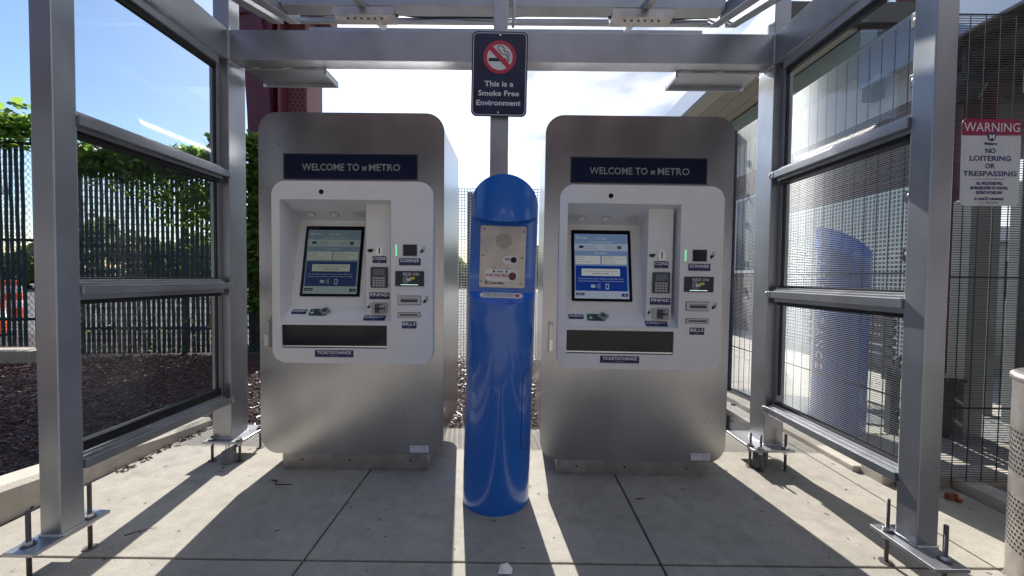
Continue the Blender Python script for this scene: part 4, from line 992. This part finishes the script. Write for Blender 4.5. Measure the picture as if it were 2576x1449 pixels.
def canopy():
    t = thing('platform_canopy', 'blue grey platform canopy with dark underside at upper right', 'canopy', (0, 0, 0))
    b = MB(); b.box(5.0, 5.06, .4, 5.75, 3.93, 4.53, CANOPY); b.build('fascia', t, bevel=.01)
    b = MB(); b.box(5.061, 12, .4, 5.75, 4.06, 4.16, SOFFD)
    for x in (5.5, 6.3, 7.1, 7.9): b.box(x, x+.10, .4, 5.75, 3.93, 4.059, BENCHM)
    b.box(5.061, 12, 5.60, 5.75, 3.75, 4.059, SOFFD); b.box(5.061, 12, 3.2, 3.35, 3.70, 3.93, SOFFD); b.build('underside', t)
    for x, y in ((8.4, 5.5), (8.4, .8), (5.4, .6)):
        b = MB(); b.box(x-.09, x+.09, y-.09, y+.09, -.05, 4.05, GREYCOL); b.build('column', t, bevel=.01)
    t2 = thing('bracing_truss', 'dark red steel bracing above the station roof at upper right', 'truss', (0, 0, 0))
    b = MB(); b.box(5.4, 12, 6.9, 7.3, 5.5, 5.9, REDSTEEL); b.M = Matrix.Translation((7.3, 7.0, 5.6)) @ Matrix.Rotation(R(-24), 4, 'Y'); b.box(-.18, .18, -.15, .15, 0, 3, REDSTEEL); b.M = Matrix.Translation((7.4, 7.0, 5.6)) @ Matrix.Rotation(R(28), 4, 'Y'); b.box(-.18, .18, -.14, .14, 0, 3, REDSTEEL); b.M = None
    b.build('brace', t2, bevel=.01)
    b = MB(); b.box(7.0, 7.36, 6.92, 7.28, -.05, 5.49, REDSTEEL); b.build('leg', t2, bevel=.01)
    for (x, w_, lab) in ((5.56, .44, 'dark red steel column behind the warning sign'),):
        t3 = thing('steel_column', lab, 'column', (x, 5.0, 0)); b = MB(); b.box(0, w_, 0, .1, -.05, 3.7, REDSTEEL); b.box(0, .03, -.12, .22, -.05, 3.7, REDSTEEL); b.box(w_-.03, w_, -.12, .22, -.05, 3.7, REDSTEEL); b.build('shaft', t3, bevel=.004)
        for z in (.9, 1.2): b = MB(); b.box(-.01, w_+.01, -.14, -.121, z, z+.02, GALV); b.build('band', t3)
canopy()
# lit oval sign, spotlight housings
t = thing('oval_light', 'glowing white oval wall lamp under the canopy at the right edge', 'lamp', (5.68, 4.35, 3.38))
t.scale = (.72, .72, .72)
b = MB(); b.prism(rr(-.12, .10, -.24, .24, .10, 10), -.05, 0, mat('lamp_rim', (.5, .5, .55), .4)); b.build('housing', t, bevel=.01)
b = MB(); b.prism(rr(-.085, .065, -.20, .20, .07, 10), -.058, -.0505, mat('lamp_glow', (.8, .8, .8), .3, emit=((1, .97, .9), 3))); b.build('diffuser', t)
for x, y, s_ in ((4.9, 4.2, 'nearer the red column'), (6.1, 3.8, 'close to the glowing oval lamp')):
    t = thing('dome_camera', 'black dome shaped fitting hanging under the canopy, '+s_, 'fitting', (x+.35, y+.4, 3.35))
    b = MB(); b.cylz(0, 0, .17, .05, .20, BENCHM, 20); b.cylz(0, 0, .10, -.10, .05, BENCHM, 20, r2=.17); b.cylz(0, 0, .03, .20, .72, BENCHM, 8); b.build('body', t)
# benches, leaning rail, cabinet beyond the mesh
def bench(x, y, rz, lab, L_=1.5):
    t = thing('bench', lab, 'bench', (x, y, 0), rz, 'black benches beyond the mesh')
    b = MB()
    for i in range(7): b.box(0, L_, .03+i*.062, .075+i*.062, .43, .455, BENCHM)
    b.build('seat', t, bevel=.003)
    for xx in (.08, L_-.14):
        b = MB(); b.box(xx, xx+.06, .05, .11, -.02, .429, BENCHM); b.build('leg', t); b = MB(); b.box(xx, xx+.06, .38, .44, -.02, .429, BENCHM); b.build('leg', t)
    b = MB()
    for i in range(5): b.box(0, L_, .47, .49, .52+i*.075, .575+i*.075, BENCHM)
    b.box(.08, .14, .44, .469, .40, .90, BENCHM); b.box(L_-.14, L_-.08, .44, .469, .40, .90, BENCHM); b.build('backrest', t)
bench(3.28, 2.75, R(78), 'black slatted bench nearest the blue pillar beyond the mesh', 1.15)
bench(5.9, 4.1, R(5), 'black slatted bench under the canopy beyond the warning sign')
t = thing('black_cabinet', 'tall black equipment cabinet at the far right edge beyond the mesh', 'cabinet', (3.88, 2.62, 0))
b = MB(); b.box(0, .5, 0, .38, -.02, 2.2, BENCHM); b.build('body', t, bevel=.01); b = MB(); b.box(.03, .47, -.012, -.001, .1, 2.1, DGREY); b.build('door', t)
for x, y, w_, h_, lab in ((3.28, 2.80, .14, 1.75, 'wide grey steel post beyond the mesh below the warning sign'), (4.02, 3.28, .07, 1.95, 'slim grey steel post standing behind the wide one'), (3.98, 3.02, .07, 1.95, 'grey steel post close to the perforated bin')):
    b = MB(); b.box(x, x+w_, y, y+.12, -.05, h_, GREYCOL); b.box(x-.05, x+w_+.05, y-.05, y+.17, -.01, .015, GREYCOL); tag(b.build('support_post', bevel=.005), lab, 'post')
block('pale_hall', 15.2, 13.5, 14, 3, 2.6, WALLW, 'pale low hall in the distance beyond the warning sign', 1, 9)

# ------------------------------------------------------------------ warning sign
def warning():
    t = thing('warning_sign', 'white and red WARNING no loitering sign fixed to the black mesh', 'sign', (2.472, 2.04, 1.772))
    t.rotation_euler = (0, R(-.5), R(2))
    k = .320/725; X = lambda p: (p-702)*k; Z = lambda p: (683-p)*k
    W = mat('reflective_white_sheet', (.52, .54, .58), .35, noise=(12, .05, (9, 1, .5)))
    NV = mat('navy_print', (.018, .02, .13), .5)
    b = MB(); P = rr(-.160, .160, -.224, .224, .028, 6); b.prism(P, -.002, 0, W); pl = b.build('plate', t)
    top = [p for p in rr(-.160, .160, -.224, .224, .028, 6) if p[1] > .13]
    top = [(-.160, .139)]+[(.160, .139)]+[p for p in top]
    b = MB(); b.prism([(-.160, .139), (.160, .142)]+[p for p in P if p[1] > .14 and p[0] > 0]+[p for p in P if p[1] > .14 and p[0] < 0], -.0028, -.0021, SIGNRED); b.prism(rect(-.160, .160, .1375, .1390), -.0030, -.0022, NV); b.build('red_band', t)
    b = MB(); b.text('WARNING', 0, .158, .048, WHITE, -.0034, width=.302, bold=.0, shear=.0)
    b.disc(0, .132, .0225, -.0040, -.0033, NV, 28); b.text('M', 0, .122, .020, WHITE, -.0046, width=.028, bold=.06)
    for s_, zy, h_, wd, bo in (('Metro', 478, 30, 155, .05), ('NO', 575, 60, 125, .02), ('LOITERING', 664, 60, 505, .02), ('OR', 753, 58, 118, .02), ('TRESPASSING', 842, 60, 655, .02), ('ALL VIOLATORS WILL', 944, 34, 330, .05), ('BE PROSECUTED TO THE FULL', 998, 34, 465, .05), ('EXTENT OF THE LAW', 1052, 34, 318, .05), ('ST. LOUIS CITY ORDINANCE', 1123, 26, 360, .05), ('No. 24571990', 1166, 24, 230, 0)):
        b.text(s_, X(695), Z(zy), h_*k*(.729/.729), NV, -.0034, width=wd*k, bold=bo)
    b.prism(rect(X(475), X(875), Z(880), Z(876)), -.0030, -.0022, NV); b.build('lettering', t)
    for p in ((695, 255), (662, 1098)): q = MB(); q.disc(X(p[0]), Z(p[1]), .007, -.006, -.0035, STEEL2, 8); q.build('bolt', t)
warning()
# ------------------------------------------------------------------ perforated bin
t = thing('litter_bin', 'round perforated stainless litter bin at the right edge', 'litter bin', (2.118, 1.315, 0))
b = MB(); b.cylz(0, 0, .255, .012, .79, STEEL2, 72, caps=False); b.cylz(0, 0, .235, .02, .795, DGREY, 40); b.build('body', t)
b = MB()
for z0, rows in ((.15, 11), (.44, 9), (.62, 1)):
    for j in range(rows if z0 < .6 else 0):
        for i in range(84):
            a = 2*math.pi*(i+(.5 if j % 2 else 0))/84; z = z0+j*.0185; M = Matrix.Rotation(a, 4, 'Z') @ Matrix.Translation((.2556, 0, z))
            b.M = M; b.add([(0, .0055*math.cos(2*math.pi*q/7), .0055*math.sin(2*math.pi*q/7)) for q in range(7)], [tuple(range(7))], BLACK)
b.M = None; b.build('perforations', t)
b = MB(); n = 60
prof = [(.255, .78), (.262, .785), (.262, .80), (.25, .808), (.20, .80)]
vs = [(r_*math.cos(2*math.pi*i/n), r_*math.sin(2*math.pi*i/n), z) for r_, z in prof for i in range(n)]
b.add(vs, [(j*n+i, j*n+(i+1) % n, (j+1)*n+(i+1) % n, (j+1)*n+i) for j in range(len(prof)-1) for i in range(n)], STEEL2, True); b.build('rim', t)

# ------------------------------------------------------------------ things behind the left fence
def barrel(x, y, lab):
    t = thing('traffic_barrel', lab, 'traffic barrel', (x, y, -.06), 0, 'orange and white traffic barrels behind the slatted fence')
    b = MB(); zz = [0, .15, .33, .51, .69, .87, 1.0]; cs = [ORANGE, ORANGE, PLASW, ORANGE, PLASW, ORANGE]
    for i in range(6): b.cylz(0, 0, .29-.012*i, zz[i], zz[i+1], cs[i], 20, r2=.28-.012*i)
    b.build('body', t); b = MB(); b.cylz(0, 0, .38, 0, .06, BLACK, 20); b.build('base_ring', t)
barrel(-9.9, 7.2, 'orange and white traffic barrel nearest the left edge behind the fence'); barrel(-6.6, 8.8, 'orange and white traffic barrel behind the middle of the slatted fence'); barrel(-12.6, 9.6, 'orange and white traffic barrel standing farthest back on the left')
block('warehouse', -50, 17, 17, 8, 6.2, FARB, 'low beige building far behind the left fence', 1, 4)
block('office_block', -6.5, 60, 7, 10, 11, FARG, 'blue grey office block far behind the gap between machines', 6, 6)
def tree(x, y, h, rad, lab, seed):
    rnd = random.Random(seed); t = thing('tree', lab, 'tree', (x, y, -.06), 0, 'trees beyond the fences')
    b = MB(); b.tube([(0, 0, 0), (.1, 0, h*.3), (.0, .1, h*.6)], .22, TREE1, 8, r2=.08)
    cl = []
    for i in range(11):
        a = rnd.uniform(0, 6.28); rr_ = rad*rnd.random()**.6; c = (rr_*math.cos(a), rr_*math.sin(a), h*rnd.uniform(.40, .95)); cl.append((c, rad*rnd.uniform(.25, .5)))
        b.tube([(0, .05, h*.35), (c[0]*.5, c[1]*.5, c[2]*.8), c], .06, TREE1, 6, r2=.02)
    b.build('trunk', t); b = MB()
    for c, r_ in cl:
        for i in range(330):
            v = Vector((rnd.gauss(0, 1), rnd.gauss(0, 1), rnd.gauss(0, 1))).normalized()*r_*rnd.random()**.4
            leaf(b, c[0]+v.x, c[1]+v.y, c[2]+v.z*.8, rnd.uniform(.14, .3), rnd, LEAF2)
    b.build('crown', t)
b = MB(); rnd = random.Random(21)
for i in range(16000):
    a = rnd.uniform(R(-62), R(62)); d = rnd.uniform(42, 52); hmax = 3.6+1.3*math.sin(a*14)+.9*math.sin(a*37+1)
    leaf(b, d*math.sin(a), d*math.cos(a), rnd.random()**.8*hmax, rnd.uniform(.5, .95), rnd, LEAF2)
tag(b.build('distant_trees'), 'far off belt of dark green trees along the horizon', 'trees', kind='stuff')
tree(-14, 22, 3.4, 2.0, 'low round tree far behind the left end of the slatted fence', 1)
tree(-8.5, 21, 3.0, 1.8, 'bushy tree far behind the middle of the slatted fence', 2)
tree(3.6, 24, 3.4, 1.5, 'small tree far behind the right ticket machine', 4)
# unseen brick hall, added to give the steel fronts something dim to mirror
HALLB = brick_mat('dark_plum_brick', (.125, .115, .13), (.105, .095, .11), (.18, .16, .16), 1, .22, .075, .008)
t = thing('unseen_brick_hall', 'unseen plum brick hall added behind the viewpoint for the steel fronts to mirror', 'building', (0, -9, -.06))
b = MB(); b.box(-30, 30, -8, 0, 0, 5.6, HALLB); b.build('wall', t)
b = MB(); b.box(-30.3, 30.3, -8.3,   .35, 5.601, 6.0, SOFFD); b.build('roof', t)
for i in range(9):
    q = MB(); q.box(-26+i*6, -23.4+i*6, .001, .05, 1.2, 3.4, WHITEP); f_ = q.build('window', t); q = MB(); q.box(-25.9+i*6, -23.5+i*6, .051, .06, 1.3, 3.3, FARWIN); q.build('pane', f_)
t = thing('unseen_steel_bridge', 'unseen dark red bridge deck added behind the viewpoint to dim sky light and reflections', 'bridge', (0, 0, 0))  # added overhead deck, out of view, blocks sky fill and darkens steel reflections
b = MB(); b.box(-40, 40, -14, -5.6, 7.4, 8.0, SOFFD); b.build('deck', t)
for y in (-13.5, -11, -8.4, -5.8):
    b = MB(); b.box(-40, 40, y-.04, y+.04, 6.4, 7.399, REDSTEEL); b.box(-40, 40, y-.2, y+.2, 6.34, 6.399, REDSTEEL); b.build('girder', t)
for x in (-15, 15):
    b = MB(); b.box(x-.4, x+.4, -6.4, -5.6, -.05, 6.33, REDSTEEL); b.build('pier', t, bevel=.01)
# ------------------------------------------------------------------ litter, rust
b = MB(); rnd = random.Random(2)
def twig(pts, r, lab, name='twig', m=WOODB):
    q = MB(); q.tube(pts, r, m, 5, r2=r*.5); tag(q.build(name), lab, 'twig')
twig([(-1.335, 2.13, .004), (-1.31, 2.11, .014), (-1.30, 2.12, .006), (-1.29, 2.085, .005), (-1.24, 2.085, .004), (-1.20, 2.09, .003)], .004, 'curled dark twig on the ground before the left machine plinth')
twig([(-1.69, 1.66, .003), (-1.66, 1.68, .006), (-1.62, 1.70, .007), (-1.60, 1.715, .003)], .0022, 'small forked twig on sunlit concrete right of the left front post')
twig([(.655, 1.99, .003), (.675, 1.985, .008), (.70, 2.0, .003)], .003, 'short dark twig lying in the joint before the right machine')
q = MB(); P = [(-.028, -.012, 0), (0, -.02, .006), (.026, -.010, 0), (.03, .012, .004), (.01, .02, .022), (-.02, .018, .018), (-.01, .0, .024)]
q.M = Matrix.Translation((-.02, 1.478, .003)); q.add(P, [(0, 1, 6), (1, 2, 6), (2, 3, 6), (3, 4, 6), (4, 5, 6), (5, 0, 6)], PAPER); q.M = None; tag(q.build('paper_scrap'), 'crumpled white paper scrap on the concrete joint below the blue pillar', 'litter')
q = MB(); q.M = Matrix.Translation((-1.69, 2.235, .002)); q.cylz(0, 0, .016, 0, .012, BRIGHT, 6, smooth=False); q.cylz(0, 0, .007, .0121, .014, BLACK, 12); q.M = None; tag(q.build('loose_nut'), 'loose hexagonal nut on the concrete beside the left rear post', 'nut')
q = MB(); q.box(2.165, 2.205, 2.10, 2.36, .003, .030, RUST); tag(q.build('rusty_bar', bevel=.004), 'rusty iron bar lying along the foot of the mesh fence', 'iron bar')
q = MB(); q.box(2.30, 2.35, 2.01, 2.035, .003, .035, RUST); q.box(2.33, 2.352, 1.99, 2.0095, .003, .02, RUST); tag(q.build('rusty_bracket', bevel=.003), 'small rusty bracket stub under the warning sign', 'bracket')
STAIN = mat('gum_stain', (.13, .12, .105), .8)
q = MB()
for i in range(46):
    x, y = rnd.uniform(-2.1, 2.3), rnd.uniform(1.2, 2.8); r_ = rnd.uniform(.003, .011); n_ = 9
    q.add([(x+r_*rnd.uniform(.7, 1.2)*math.cos(2*math.pi*k/n_), y+r_*rnd.uniform(.7, 1.2)*math.sin(2*math.pi*k/n_), .0008) for k in range(n_)], [tuple(range(n_))], STAIN)
tag(q.build('gum_spots'), 'old flattened dark gum spots dotted over the concrete slabs', 'gum', kind='stuff')
q = MB()
for i in range(150):
    x, y = rnd.uniform(-2.2, 2.4), rnd.uniform(1.2, 2.9); a = rnd.random()*3.14; s_ = rnd.uniform(.0012, .0038); l = s_*rnd.uniform(1, 3)
    q.M = Matrix.Translation((x, y, .0012)) @ Matrix.Rotation(a, 4, 'Z'); q.box(-l, l, -s_*.5, s_*.5, 0, s_*.4, WOODB)
q.M = None; tag(q.build('leaf_crumbs'), 'tiny dark leaf crumbs and seeds scattered on the concrete', 'debris', kind='stuff')
